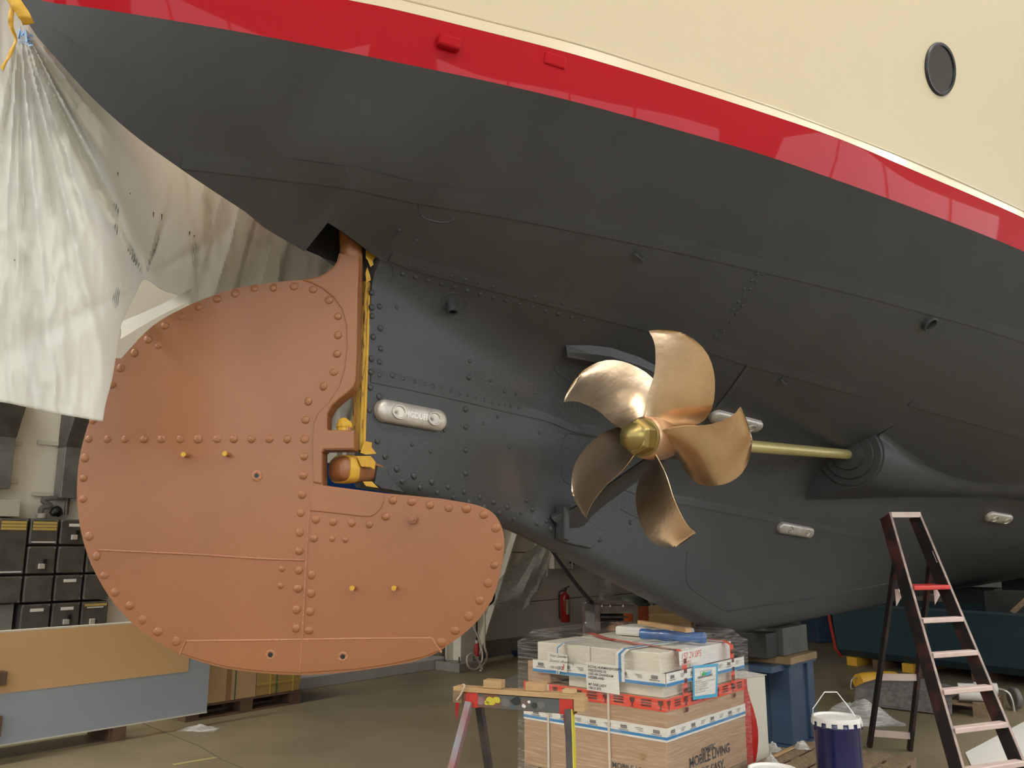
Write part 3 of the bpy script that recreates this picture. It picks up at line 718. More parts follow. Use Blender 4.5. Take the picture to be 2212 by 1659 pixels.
# strut: palm on the deadwood and the arm up to the shaft barrel
pf, nf = hit(1232, 1128)
barrel = HUB + W_*0.42
ship_t.part('strut_barrel', B().lathe(HUB + W_*0.27, [(0.10, 0), (0.115, 0.02), (0.115, 0.34), (0.10, 0.36)], 24, R_, U_, W_), M['blackrough'], smooth=True)
rows = []
for k in range(9):
    t = k/8; c = pf.lerp(barrel, t) - NX*0.02*(1-t); d_ = (barrel-pf).normalized()
    wd = 0.115 - 0.03*t + 0.10*max(0, 1-t*5)**2; th_ = 0.030 + 0.03*max(0, 1-t*6)
    sx = (AX - d_*AX.dot(d_)).normalized(); sy = d_.cross(sx)
    ring = [c + sx*(wd*math.cos(a)) + sy*(th_*math.sin(a)) for a in [2*math.pi*j/14 for j in range(14)]]
    rows.append(ring + [ring[0]])
ship_t.part('strut_arm', fix(B().grid(rows)), M['black'], smooth=True)
pa = [(1200,1094),(1214,1094),(1262,1125),(1300,1150),(1270,1185),(1215,1172),(1200,1165)]
ship_t.part('strut_palm', B().poly([at_b(u, v, 0.085) for u, v in pa], NX*0.03), M['blackrough'], bev=0.006)
ship_t.part('palm_flange', B().poly([at_b(u, v, 0.09) for u, v in ((1199,1094),(1210,1094),(1210,1170),(1199,1165))], NX*0.075), M['black'], bev=0.008)
for (u, v) in ((1222,1105),(1224,1132)):
    ship_t.inst('rivet', RB, at_b(u, v, 0.116), zq.rotation_difference(NX), 1.0)
# ---------------------------------------------------------------- topside details
stripe_tree = None
def tree_of(o):
    me = o.data; off = ship_t.loc
    return BVHTree.FromPolygons([v.co + off for v in me.vertices], [tuple(p.vertices) for p in me.polygons])
obs = {c.name: c for c in ship_t.o.children}
TT = tree_of(obs['topsides']); TR = tree_of(obs['boot_stripe'])
p, n = hit(2030, 150, TT); X = (AX - n*AX.dot(n)).normalized(); Y = n.cross(X)
if Y.z < 0: Y = -Y
pr_ = 0.155
f_ = ship_t.part('porthole', B().lathe(p, [(pr_+0.012, -0.01), (pr_+0.012, 0.008), (pr_+0.004, 0.016), (pr_-0.010, 0.014), (pr_-0.012, 0.004)], 40, X, Y, n, cap=False), M['gasket'], smooth=True, label='round porthole with black rim')
ship_t.part('pane', B().lathe(p, [(pr_-0.008, 0.001), (pr_-0.008, 0.006)], 40, X, Y, n), M['glassdark'], parent=f_)
for (u, v, sc_) in ((967, 96, 1), (1199, 131, 1.1)):
    p, n = hit(u, v, TR); X = (AX - n*AX.dot(n)).normalized(); Y = n.cross(X)
    if Y.z < 0: Y = -Y
    L_, H_, D_ = 0.052*sc_, 0.028*sc_, (0.05 if u < 1000 else 0.018)
    o = ship_t.part('outlet_fitting', B().box(p - X*L_ - Y*H_ - n*0.01, X*2*L_, Y*2*H_, n*D_), M['red'], bev=0.012, label='small red painted outlet fitting')
# ================================================================== RUDDER
RY = 3.975
def rd(u, v, d=0.0): return at_y(u, v, RY) + Vector((0, -d, 0))
STK = rd(770, 560)
rud = Thing('rudder', 'large riveted rudder in red-brown primer under the stern', 'rudder', rd(700, 1454))
out = [(768,842),(773,828),(776,773),(778,634),(780,592),(780,560),(737,556),(733,572),(722,587),(695,604),(658,612),(608,616),(557,623),(506,633),(456,650),(405,672),(354,700),(321,727),(294,756),(270,783),(250,812),(236,844),(222,878),(206,912),(196,942),(186,982),(180,1030),(179,1080),(182,1110),(186,1140),(195,1178),(211,1222),(235,1267),(262,1306),(299,1345),(339,1376),(381,1400),(426,1421),(495,1440),(562,1449),(610,1453),(652,1454),(695,1453),(779,1445),(848,1435),(890,1427),(917,1419),(945,1408),(973,1388),(1000,1369),(1028,1344),(1050,1316),(1067,1286),(1078,1250),(1086,1211),(1090,1178),(1087,1150),(1078,1125),(1064,1108),(1045,1097),(1023,1090),(959,1079),(890,1072),(834,1067),(779,1060),(702,1050),(702,980),(707,975),(770,974),(770,933),(711,932),(712,901),(722,882),(741,865),(758,852)]
TK = 0.11
def plate(px, y0, y1, m, name, bev=0.006, label=None, parent=None):
    """filled outline in the rudder plane between offsets y0 (back) and y1 (front) towards the viewer"""
    bm = bmesh.new(); vs = [bm.verts.new(rd(u, v, y1)) for u, v in px]; es = [bm.edges.new((vs[i], vs[(i+1) % len(vs)])) for i in range(len(vs))]
    bmesh.ops.triangle_fill(bm, use_beauty=True, edges=es)
    r = bmesh.ops.extrude_face_region(bm, geom=bm.faces[:])
    for e in r['geom']:
        if isinstance(e, bmesh.types.BMVert): e.co += Vector((0, y1-y0, 0))
    bmesh.ops.recalc_face_normals(bm, faces=bm.faces); bm.verts.index_update()
    b = B(); b.v = [v.co.copy() for v in bm.verts]; b.f = [tuple(v.index for v in f.verts) for f in bm.faces]; bm.free()
    o = rud.part(name, b, m, bev=bev, label=label, parent=parent); return o
def spl(px, sub=4):
    return [(p.x, p.y) for p in smooth_path([(u, v, 0) for u, v in px], sub)]
smo = [(768,842)] + out[1:5] + out[5:7] + spl(out[7:61], 3) + out[61:]
plate(smo, -TK/2, TK/2, M['brown'], 'blade', bev=0.010)
fr_ = [(658,613),(695,606),(722,590),(735,572),(739,558),(779,562),(780,592),(778,634),(776,773),(773,828),(768,842),(758,852),(741,865),(722,882),(713,900),(712,932),(770,934),(770,973),(706,974),(701,982),(701,1048),(683,1045),(681,1000),(681,950),(684,915),(692,897),(716,872),(738,838),(749,800),(754,755),(753,710),(744,676),(726,650),(700,630),(680,620)]
plate(fr_, TK/2-0.01, TK/2+0.008, M['brown'], 'frame_casting', bev=0.007)
pc = [(679,1052),(701,1052),(779,1061),(834,1068),(834,1082),(828,1098),(818,1110),(805,1117),(790,1117),(700,1107),(676,1105)]
plate(pc, TK/2-0.01, TK/2+0.005, M['brown'], 'cover_plate', bev=0.004)
plate([(415,1382),(660,1380),(936,1377),(954,1401),(917,1416),(848,1431),(779,1441),(652,1450),(562,1445),(495,1436),(430,1418),(402,1408)], TK/2-0.01, TK/2+0.004, M['brown'], 'sole_plate', bev=0.003)
def rweld(px, r=0.005):
    b = B().tube([rd(u, v, TK/2) for u, v in spl(px, 5)], r, 6); rud.part('weld_seam', b, M['brownseam'], smooth=True)
rweld([(225,1188),(330,1193),(440,1198),(560,1206),(664,1210)], 0.0045)
rweld([(680,1048),(674,1110),(668,1200),(663,1300),(659,1379),(656,1415),(654,1450)], 0.0055)
rweld([(412,1382),(520,1381),(660,1379),(800,1377),(934,1376)], 0.006)
rweld([(934,1376),(940,1384),(956,1406)], 0.006)
rweld([(412,1382),(405,1395),(399,1410)], 0.005)
RR = dome('rivet', 0.021, 0.010, M['brown'], 12); RR2 = dome('rivet_small', 0.0145, 0.007, M['brown'], 10)
rv = [(x, 952) for x in (204,244,281,322,359,399,437,478,513,551,589,627,664)]
rv += [(254,836),(272,800),(301,768),(330,739),(366,710),(401,690),(438,670),(478,653),(516,641),(557,630),(597,629),(641,626),(682,633),(716,655),(735,690),(735,730),(733,770),(726,809),(704,839),(672,871),(666,911),(663,989),(661,1029),(659,1070),(656,1109),(654,1151),(653,1190),(652,1231),(650,1270),(647,1315),(646,1355),(679,1241),(678,1280),(676,1319),(674,1359),(684,1163),(852,1082),(892,1085),(931,1092),(971,1098),(1009,1100),(1046,1113),(1071,1141),(1077,1180),(1068,1220),(1055,1258),(1037,1295),(1014,1329),(985,1359),(956,1385),(688,1123),(725,1128),(765,1130),(802,1133),(837,1117),(196,992),(193,1035),(192,1079),(205,1159),(221,1201),(238,1242),(260,1278),(292,1306),(319,1337),(352,1362),(391,1382),(353,751),(213,912)]
rq = zq.rotation_difference(Vector((0, -1, 0)))
for (u, v) in rv: rud.inst('rivet', RR, rd(u, v, TK/2), rq, (random.uniform(.85, 1.05), random.uniform(.85, 1.05), random.uniform(.55, 1.0)))
for (u, v) in ((723,1164),(751,1166),(616,1228),(613,1264)): rud.inst('rivet', RR2, rd(u, v, TK/2), rq)
for (u, v) in ((415,987),(502,985),(770,1268),(858,1268)):
    c = rd(u, v, TK/2); d_ = Vector((0.0, -1, 0))
    pg = rud.part('stud', B().lathe(c, [(0.011, 0), (0.010, 0.045)], 10, Vector((1,0,0)), ZX, d_), M['brown'], smooth=True)
    rud.part('taped_end', B().lathe(c, [(0.0105, 0.044), (0.0115, 0.056)], 10, Vector((1,0,0)), ZX, d_), M['tape'], parent=pg)
def socket(u, v, r=0.021):
    c = rd(u, v, TK/2); X = Vector((1, 0, 0)); d_ = Vector((0, -1, 0))
    o = rud.part('threaded_socket', B().lathe(c, [(r*1.25, -0.002), (r*1.2, 0.003), (r*0.8, 0.006), (r*0.55, 0.004)], 18, X, ZX, d_), M['brownseam'], smooth=True)
    rud.part('hole_shade', B().lathe(c, [(r*0.5, 0.004), (r*0.5, 0.0048)], 14, X, ZX, d_), M['gasket'], parent=o)  # flat black disc painted for the shade inside the threaded bore
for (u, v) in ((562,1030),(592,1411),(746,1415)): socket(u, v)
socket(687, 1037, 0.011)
c = rd(895, 1122, TK/2); X = Vector((1, 0, 0)); d_ = Vector((0, -1, 0))
bo = rud.part('hex_bolt', B().lathe(c, [(0.026, 0), (0.026, 0.006)], 18, X, ZX, d_), M['brown'], smooth=True)
rud.part('bolt_head', B().lathe(c, [(0.022, 0.006), (0.022, 0.024), (0.012, 0.024), (0.011, 0.034)], 6, X, ZX, d_), M['brown'], parent=bo)
# stock, pintle in the opening, shackle lug at the trailing edge
rud.part('stock', B().tube([rd(760, 640), rd(759, 560), rd(757, 500), rd(754, 400)], [0.045, 0.056, 0.056, 0.056], 20), M['brown'], smooth=True)
rud.part('leading_edge_tube', B().tube([rd(759, 575), rd(759, 640), rd(757, 800), rd(754, 838)], [0.045, 0.045, 0.045, 0.038], 16), M['brown'], smooth=True)
rud.part('pintle', B().lathe(rd(745, 940), [(0.034, 0), (0.034, 0.03), (0.030, 0.05)], 16), M['brown'], smooth=True)
b = B().tube(smooth_path([rd(743, 932), rd(744, 922), rd(741, 912), rd(738, 904)], 3), [0.036, 0.037, 0.036, 0.040, 0.04, 0.036, 0.03, 0.026, 0.022, 0.012], 10)
rud.part('tape_wrap', b, M['tape'], label='crumpled yellow tape around the pintle')
lg = [(278,782),(262,775),(252,774),(246,784),(247,800),(252,806),(262,803)]
plate(lg, -0.012, 0.012, M['brown'], 'trailing_lug', bev=0.003)
# ================================================================== PROPELLER
prop = Thing('propeller', 'polished five-bladed bronze propeller on a brass shaft', 'propeller', HUB)
fL = pch([(.09,2),(.23,7),(.38,12.5),(.5,11.5),(.56,9.5),(.597,7.5),(.604,12),(.611,18),(.614,22)])
fR = pch([(.09,64),(.15,70),(.25,74),(.31,71.5),(.38,65),(.444,57.5),(.52,48.5),(.564,42),(.59,36),(.604,31),(.611,28),(.614,25)])
KP = 0.165
rr_ = [0.09, .12, .16, .2, .24, .28, .32, .36, .4, .44, .48, .51, .54, .565, .585, .597, .604, .611, .614]
def blade(i):
    front = []; back = []
    for r in rr_:
        a0, a1 = math.radians(fL(r)), math.radians(fR(r)); rf = []; rb = []
        for k in range(13):
            x = k/12; ph = a0 + (a1-a0)*x
            th_ = (0.024*(1-r/0.66)+0.0035)*(1-(2*x-1)**4*0.75)
            ax = KP*ph - 0.03*(r/0.6)**2 + 0.012*math.sin(math.pi*x)*(r/0.6)
            an = ph + i*2*math.pi/5
            dirn = R_*math.sin(an) + U_*math.cos(an); tg = R_*math.cos(an) - U_*math.sin(an)
            nrm = (W_*r - tg*KP).normalized()
            base = HUB + dirn*r + W_*(ax - 0.005)
            rf.append(base - nrm*th_/2); rb.append(base + nrm*th_/2)
        front.append(rf); back.append(rb)
    b = B(); n = 13; m = len(rr_)
    b.grid(front); b.grid([list(reversed(r)) for r in back])
    for j in range(m-1):
        for k_, (A_, C_) in enumerate(((front, back),)):
            b.add([A_[j][0], A_[j+1][0], C_[j+1][0], C_[j][0]], [(0, 1, 2, 3)])
            b.add([A_[j][-1], A_[j+1][-1], C_[j+1][-1], C_[j][-1]], [(3, 2, 1, 0)])
    b.add(front[-1] + back[-1], [tuple(range(13)) + tuple(range(25, 12, -1))])
    return fix(b)
for i in range(5): prop.part('blade', blade(i), M['bronze'], smooth=True)
prop.part('hub', B().lathe(HUB, [(0.05, -0.012), (0.108, -0.012), (0.118, 0.0), (0.125, 0.08), (0.122, 0.17), (0.105, 0.24), (0.05, 0.245)], 40, R_, U_, W_), M['hubbronze'], smooth=True)
prop.part('washer', B().lathe(HUB, [(0.05, -0.03), (0.104, -0.03), (0.107, -0.024), (0.107, -0.010), (0.05, -0.010)], 40, R_, U_, W_), M['nut'], smooth=True)
hx = []
prop.part('nut', B().lathe(HUB, [(0.102, -0.028), (0.102, -0.095), (0.088, -0.125), (0.04, -0.13)], 6, (R_*math.cos(.35)+U_*math.sin(.35)), (U_*math.cos(.35)-R_*math.sin(.35)), W_), M['nut'], bev=0.006)
prop.part('dome_cap', B().lathe(HUB, [(0.080, -0.09)] + [(0.080*math.cos(a), -0.10-0.085*math.sin(a)) for a in [math.pi/2*k/7 for k in range(8)]], 32, R_, U_, W_), M['nut'], smooth=True)
prop.part('shaft', B().tube([HUB + W_*0.24, BOS - W_*0.03], 0.042, 24), M['shaft'], smooth=True)
# ================================================================== SHEETING AT THE STERN
prof_top = pch([(-200,-260),(40,-20),(51,27),(74,62),(135,140),(203,213),(294,294),(375,356),(449,403),(540,464),(658,542),(720,590),(820,640)])
bot = pch([(-200,848),(0,868),(60,880),(120,893),(180,903),(222,910),(226,884),(231,862),(238,838),(246,800),(252,758),(259,712),(272,678),(292,638),(312,604),(350,626),(404,646),(412,668),(430,800),(470,960),(520,1000),(830,1000)])
dep = pch([(-200,3.02),(0,3.05),(120,3.1),(220,3.3),(312,4.05),(400,4.75),(520,5.05),(830,5.2)])
def fold(u, v):
    dx, dy = u-42, v-40; r = math.hypot(dx, dy); an = math.degrees(math.atan2(dx, dy))
    g = lambda x, c, w: math.exp(-((x-c)/w)**2)
    f = 0
    for (c, w, h) in ((27.5,1.6,-.055),(24.5,2.2,.035),(31.5,3.0,.03),(19,1.6,-.02),(14,1.5,-.025),(10,1.8,.02),(5,1.6,-.025),(1,1.5,.02),(-4,1.8,-.03),(-8,2,.02),(38,2.2,-.02),(44,2.5,.02)):
        f += 1.5*h*g(an, c, w*0.75)*min(1, r/220)*(0.4+0.6*max(0, 1-r/900))
    for (x0, y0, a0, w, h) in ((312,603,-158,3.5,-.05),(312,603,-150,4,.035),(312,603,-172,3.5,.03),(312,603,160,4,-.05),(312,603,168,4,.04),(312,603,120,6,-.03),(312,603,-60,6,.03)):
        ex, ey = u-x0, v-y0; q = math.hypot(ex, ey); a = math.degrees(math.atan2(ex, ey))
        d = (a-a0+180) % 360-180
        f += 1.4*h*math.exp(-(d/w)**2)*min(1, q/60)*math.exp(-q/230)
    if u > 400:
        t = u + (v-480)*0.28
        f += (0.03*math.sin(t/13.0 + 2*noise.noise(Vector((u/60, v/200, 7)))) + 0.018*max(0, math.sin(t/7.3+1.0))**3)*min(1, (u-400)/60)
    f += 0.03*noise.noise(Vector((u/70, v/200, 0))) + 0.016*noise.noise(Vector((u/16, v/70, 3))) + 0.005*noise.noise(Vector((u/14, v/22, 5)))
    return f
def under_hull(p):
    """keep the sheet below the hull's skin where it is tucked up under the counter"""
    s, b, z = sbz(p); b = abs(b)
    if s <= -5.60 or s > 0 or b >= bw(s): return p
    sec = csection(s) if s < SF else section(s)[27:]
    zb = sec[0].y
    for a, c in zip(sec, sec[1:]):
        if a.x <= b <= c.x and c.x > a.x: zb = a.y + (c.y-a.y)*(b-a.x)/(c.x-a.x)
    return Vector((p.x, p.y, min(z, zb-0.010)))
rows = []
us = [-160+4*k for k in range(0, 94)] + [217,220,222,224,226,229,232,236,240,244,248,252,256,260] + [264+4*k for k in range(0, 13)] + [316+4*k for k in range(0, 24)] + [412+4*k for k in range(0, 106)]
us = sorted(set(us))
for u in us:
    t0, b0 = prof_top(u)-45, bot(u)
    rr = 0.012*noise.noise(Vector((u/9, 0, 0)))
    rows.append([under_hull(at_y(u, t0 + (b0-t0)*k/140, dep(u) + fold(u, t0 + (b0-t0)*k/140))) for k in range(141)])
sh_ = Thing('plastic_sheet', 'creased white plastic sheet hung behind the rudder from the stern', 'plastic sheet', rows[10][-1])
so = sh_.part('sheet', B().grid(rows), M['sheet'], smooth=True)
md = so.modifiers.new('solid', 'SOLIDIFY'); md.thickness = 0.002
def sheetp(u, v, off=0.006):
    p = at_y(u, v, dep(u) + fold(u, v)); return p + (CAM-p).normalized()*off
c3 = B()
def stroke(px, w=1.7):
    for (a, c) in zip(px, px[1:]):
        dx, dy = c[0]-a[0], c[1]-a[1]; l = math.hypot(dx, dy); ox, oy = -dy/l*w, dx/l*w; ex_, ey_ = dx/l*w*0.7, dy/l*w*0.7
        c3.add([sheetp(a[0]+ox-ex_, a[1]+oy-ey_, 0.03), sheetp(a[0]-ox-ex_, a[1]-oy-ey_, 0.03), sheetp(c[0]-ox+ex_, c[1]-oy+ey_, 0.03), sheetp(c[0]+ox+ex_, c[1]+oy+ey_, 0.03)], [(0, 1, 2, 3)])
stroke([(41, 82), (42, 63), (48, 78), (54, 67), (57, 89)], 2.4)
stroke([(71, 79), (66, 75), (61, 77), (61, 83), (67, 86), (61, 87), (60, 93), (64, 98), (70, 97)], 1.9)
sh_.part('printed_logo', c3, M['print_blue'], label='faded blue logo print')
ub = B()
for (y_, l) in ((92, 30), (97, 26)):
    ub.add([sheetp(40, y_-8), sheetp(40+l, y_+0), sheetp(40+l, y_+2), sheetp(40, y_-6)], [(0,1,2,3)])
sh_.part('printed_line', ub, M['print_blue'])
for (u, v, L_) in ((253,372,9),(330,458,12),(348,462,14),(408,500,9),(418,508,5),(30,560,4),(280,416,4)):
    q = B().add([sheetp(u, v), sheetp(u+3, v), sheetp(u+2, v+L_), sheetp(u+1, v+L_)], [(0,1,2,3)])
    sh_.part('paint_spot', q, M['darkwood'])
# tied strap of sheeting across the gap
p0, p1 = at_y(262, 712, 3.7), at_y(412, 636, 4.7)
rows = []
for k in range(13):
    t = k/12; c = p0.lerp(p1, t); w = 0.045 - 0.012*math.sin(t*3); 
    rows.append([c + ZX*w + Vector((0, 0.01, 0)), c + ZX*w*0.3 - Vector((0, 0.012, 0)), c - ZX*w*0.3 + Vector((0, .006, 0)), c - ZX*w])
o = single('sheet_strap', B().grid(rows), M['sheet'], 'twisted strap of white plastic tied across the gap in the sheet', 'strap', smooth=True)
# yellow tape hanging at the stern tip
def ribbon(px, w, m, name, label, cat, n=6):
    P = smooth_path([at_y(u, v, y) for u, v, y in px], n); rows = []
    for i, p in enumerate(P):
        t = (P[min(i+1, len(P)-1)]-P[max(i-1, 0)]).normalized(); sd = t.cross(Vector((0, 1, 0.15*math.sin(i*0.9)))).normalized()
        rows.append([p - sd*w/2, p + Vector((0, -0.004*math.sin(i), 0)), p + sd*w/2])
    o = single(name, B().grid(rows), m, label, cat, smooth=True)
    md = o.modifiers.new('solid', 'SOLIDIFY'); md.thickness = 0.001; return o
ribbon([(34,-20,2.72),(26,20,2.72),(24,55,2.74),(34,88,2.8),(20,120,2.85),(4,150,2.9)], 0.020, M['tape'], 'tape_strip', 'loose yellow tape strip dangling at the tip of the stern', 'tape')
ribbon([(8,-30,2.70),(30,0,2.70),(50,30,2.71),(62,52,2.74)], 0.042, M['tape'], 'tape_patch', 'wide yellow tape patch holding the sheet to the stern', 'tape')
# ================================================================== LEFT BACK WALL
def wrect(u0, v0, u1, v1, d):
    p = at_b(u0, v1, BW+d); q = at_b(u1, v0, BW+d); a = sbz(p); c = sbz(q); return a[0], c[0], a[2], c[2]
def wb_box(s0, s1, z0, z1, d0, d1): return B().box(ship(s0, BW+d0, z0), AX*(s1-s0), NX*(d1-d0), ZX*(z1-z0))
sw = Thing('switch_bank', 'bank of smoke-grey electrical enclosures mounted on the wall', 'switchgear', ship(sbz(at_b(100, 1300, BW))[0], BW, 0.9))
sc0 = sbz(at_b(59, 1180, BW+0.2))[0]; mw = sbz(at_b(125, 1180, BW+0.2))[0]-sc0
zr = [at_b(100, v, BW+0.2).z for v in (1119, 1178, 1241, 1302, 1364)]
def encl(c, r0, r1, kind):
    s0, s1 = sc0 + mw*c + 0.005, sc0 + mw*(c+1) - 0.005; z0, z1 = zr[r1]+0.005, zr[r0]-0.005
    e = sw.part('enclosure', wb_box(s0, s1, z0, z1, 0.0, 0.14), M['boxbody'], bev=0.006)
    sw.part('cover', wb_box(s0+0.004, s1-0.004, z0+0.004, z1-0.004, 0.142, 0.20), M['boxgrey'], parent=e, bev=0.012)
    for (x, z) in ((s0+.02, z0+.02), (s1-.02, z0+.02), (s0+.02, z1-.02), (s1-.02, z1-.02)):
        sw.part('cover_screw', B().lathe(ship(x, BW+0.198, z), [(0.010, 0), (0.010, 0.008)], 8, AX, ZX, NX), M['midgrey'], parent=e)
    w = s1-s0; zc_ = (z0+z1)/2; sm_ = (s0+s1)/2
    if kind in ('switch', 'switchlabel'):
        sw.part('rotary_handle', wb_box(sm_-0.025, sm_+0.03, z0+0.05, z0+0.10, 0.20, 0.23), M['lightgrey'], parent=e, bev=0.004)
        sw.part('handle_shaft', wb_box(sm_+0.015, sm_+0.04, z0+0.10, z0+0.145, 0.20, 0.235), M['gasket'], parent=e)
    if kind in ('label', 'switchlabel'):
        sw.part('label_plate', wb_box(s0+w*.3, s1-w*.25, z1-0.075, z1-0.045, 0.20, 0.203), M['paper'], parent=e)
    if kind == 'yellow':
        for k in range(3): sw.part('yellow_label', wb_box(s0+w*.1, s1-w*.08, z1-0.055-0.03*k, z1-0.030-0.03*k, 0.20, 0.203), M['labelyellow'], parent=e)
        sw.part('label_strip', wb_box(s0+w*.08, s1-w*.08, z0+0.02, z0+0.032, 0.20, 0.203), M['paper'], parent=e)
    if kind == 'yellow1':
        sw.part('yellow_label', wb_box(s0+w*.1, s1-w*.08, z1-0.05, z1-0.025, 0.20, 0.203), M['labelyellow'], parent=e)
        sw.part('label_strip', wb_box(s0+w*.2, s1-w*.2, z1-0.068, z1-0.056, 0.20, 0.203), M['paper'], parent=e)
        sw.part('rotary_handle', wb_box(sm_-0.05, sm_, z0+0.03, z0+0.09, 0.20, 0.23), M['lightgrey'], parent=e, bev=0.004)
    if kind == 'fuses':
        for (x, z) in ((.25, .55), (.55, .55), (.25, .35), (.5, .35), (.75, .35)):
            sw.part('fuse_cap', B().lathe(ship(s0+w*x, BW+0.198, z0+(z1-z0)*z), [(0.020, 0), (0.020, 0.01), (0.009, 0.012)], 12, AX, ZX, NX), M['lightgrey'], parent=e)
encl(-1, 0, 2, 'yellow'); encl(0, 0, 1, 'yellow'); encl(1, 0, 1, 'switchlabel')
encl(0, 1, 2, 'switch'); encl(1, 1, 2, 'plain'); encl(2, 1, 2, 'fuses')
encl(-1, 2, 3, 'plain'); encl(0, 2, 3, 'plain'); encl(1, 2, 3, 'label'); encl(2, 2, 3, 'plain')
encl(0, 3, 4, 'label'); encl(1, 3, 4, 'switchlabel'); encl(2, 3, 4, 'yellow1'); encl(2, 0, 1, 'plain')
encl(-2, 0, 2, 'plain'); encl(-2, 2, 3, 'plain')
def duct(u0, v0, u1, v1, label, d=0.22):
    s0, s1, z0, z1 = wrect(u0, v0, u1, v1, d)
    t = Thing('cable_duct', label, 'duct', ship((s0+s1)/2, BW, z0))
    t.part('trunking', wb_box(s0, s1, z0, z1, 0.03, d), M['galv'], bev=0.004)
    ph = ((z1-z0)*0.62); 
    t.part('bent_cover', B().poly([ship(s0-0.003, BW+0.03, z0+ph), ship(s0-0.003, BW+d+0.003, z0+ph), ship(s0-0.003, BW+d+0.20, z1+0.05), ship(s0-0.003, BW+0.03, z1+0.35)], AX*(s1-s0+0.006)), M['darkgalv'])
    return t, s0, s1, z0, z1
t, s0, s1, z0, z1 = duct(-60, 880, 42, 1052, 'galvanised steel cable duct with its end above a small beige box')
for v in (958, 1040):
    z = at_b(50, v, BW+0.05).z; t.part('bracket', wb_box(s1-0.02, s1+0.13, z-0.02, z+0.02, 0.004, 0.04), M['steelwhite'])
t.part('conduit', B().tube([ship(s0+(s1-s0)*0.72, BW+0.1, z0), ship(s0+(s1-s0)*0.72, BW+0.1, z0-0.13)], 0.03, 10), M['darkgalv'], smooth=True)
t, s0, s1, z0, z1 = duct(131, 905, 205, 1075, 'galvanised steel cable duct with a curved conduit at its foot')
for v in (957, 1068):
    z = at_b(110, v, BW+0.05).z; t.part('bracket', wb_box(s0-0.2, s0+0.02, z-0.02, z+0.02, 0.004, 0.04), M['steelwhite'])
t.part('conduit', B().tube([ship(s0+(s1-s0)*0.45, BW+0.1, z0), ship(s0+(s1-s0)*0.45, BW+0.1, zr[0]+0.04)], 0.022, 10), M['darkgalv'], smooth=True)
sc_ = sbz(at_b(90, 1100, BW+0.1))[0]
t.part('curved_conduit', B().tube(smooth_path([ship(s0+0.10, BW+0.1, z0+0.01), ship(s0-0.12, BW+0.1, z0-0.02), ship(sc_+0.08, BW+0.1, z0-0.08), ship(sc_, BW+0.1, zr[0]+0.10), ship(sc_, BW+0.1, zr[0]+0.02)], 5), 0.026, 10), M['midgrey'], smooth=True)
t.part('gland', B().lathe(ship(sc_, BW+0.1, zr[0]), [(0.05, 0), (0.05, 0.04), (0.035, 0.05)], 12), M['lightgrey'], smooth=True)
s0, s1, z0, z1 = wrect(-25, 1080, 46, 1117, 0.2)
single('junction_box', wb_box(s0, s1, zr[0]+0.005, z1, 0.02, 0.2), M['lightgrey'], 'small beige junction box standing on the switch bank', 'box', bev=0.006)
s0, s1, z0, z1 = wrect(115, 1105, 136, 1117, 0.15)
single('black_bag', B().tube(smooth_path([ship(s0, BW+0.1, zr[0]+0.04), ship((s0+s1)/2, BW+0.1, zr[0]+0.075), ship(s1, BW+0.1, zr[0]+0.035)], 4), [0.028, .036, .044, .05, .055, .05, .045, .035, .03], 10), M['gasket'], 'small black pouch lying on the switch bank', 'pouch', smooth=True)
# dark plank foot of the switch bank on the left
s0, s1, z0, z1 = wrect(-40, 1305, 33, 1365, 0.15)
single('backing_board', wb_box(s0, s1, z0-0.3, z1, 0.0, 0.12), M['plinth'], 'grey-brown board on the wall below the switch bank', 'board')
# ------------------------------------------------------------------ standing sheet pack
PB = -4.55
def prect(u, v, b): return sbz(at_b(u, v, b))
pz_b = at_b(448, 1558, PB).z; s_r = prect(449, 1500, PB)[0]; s_l = -6.6
z_tl, z_tr = at_b(0, 1366, PB).z, at_b(300, 1346, PB).z
zt_ = (z_tl+z_tr)/2
pn = Thing('metal_sheet_pack', 'long grey metal sheet standing on edge against the switch wall', 'metal sheet', ship((s_l+s_r)/2, PB, 0))
zb_ = 0.13
pn.part('sheet', B().box(ship(s_l, PB-0.05, zb_), AX*(s_r-s_l), NX*0.05, ZX*(zt_-zb_)), M['panel'])
pn.part('edge_strip', B().box(ship(s_l, PB-0.055, zt_), AX*(s_r-s_l), NX*0.06, ZX*0.012), M['paneledge'])
pn.part('lower_edge', B().box(ship(s_l, PB-0.055, zb_-0.012), AX*(s_r-s_l), NX*0.06, ZX*0.012), M['paneledge'])
for s_ in (s_r-0.9, s_r-2.6, s_r-4.3): pn.part('bearer', B().box(ship(s_, PB-0.5, 0), AX*0.12, NX*0.5, ZX*(zb_-0.012)), M['darkwood'])
pn.part('back_board', B().box(ship(s_l, PB-0.50, zb_), AX*(s_r-s_l-0.8), NX*0.42, ZX*0.03), M['darkwood'])
for s_ in (s_r-0.9, s_r-2.2, s_r-4.2): pn.part('rear_prop', B().bar(ship(s_, PB-0.06, zt_-0.15), ship(s_, PB-0.46, zb_+0.04), 0.05, 0.05), M['oldwood'])
s_t = prect(410, 1400, PB+0.012)[0]; z_t = at_b(410, 1450, PB+0.012).z; s_m = prect(328, 1400, PB+0.012)[0]
tb = Thing('tan_board', 'thin flat tan board over the upper half of the grey metal sheet', 'board', ship((s_l+s_t)/2, PB, z_t))
tb.part('board', B().box(ship(s_l, PB+0.001, z_t), AX*(s_m-s_l), NX*0.010, ZX*(zt_-z_t-0.002)), M['tan'])  # flat tan area, drawn as a thin board in front of the sheet
tb.part('board_end', B().box(ship(s_m, PB+0.001, z_t), AX*(s_t-s_m), NX*0.010, ZX*(zt_-z_t-0.002)), M['tan'], label='right end of the tan board')
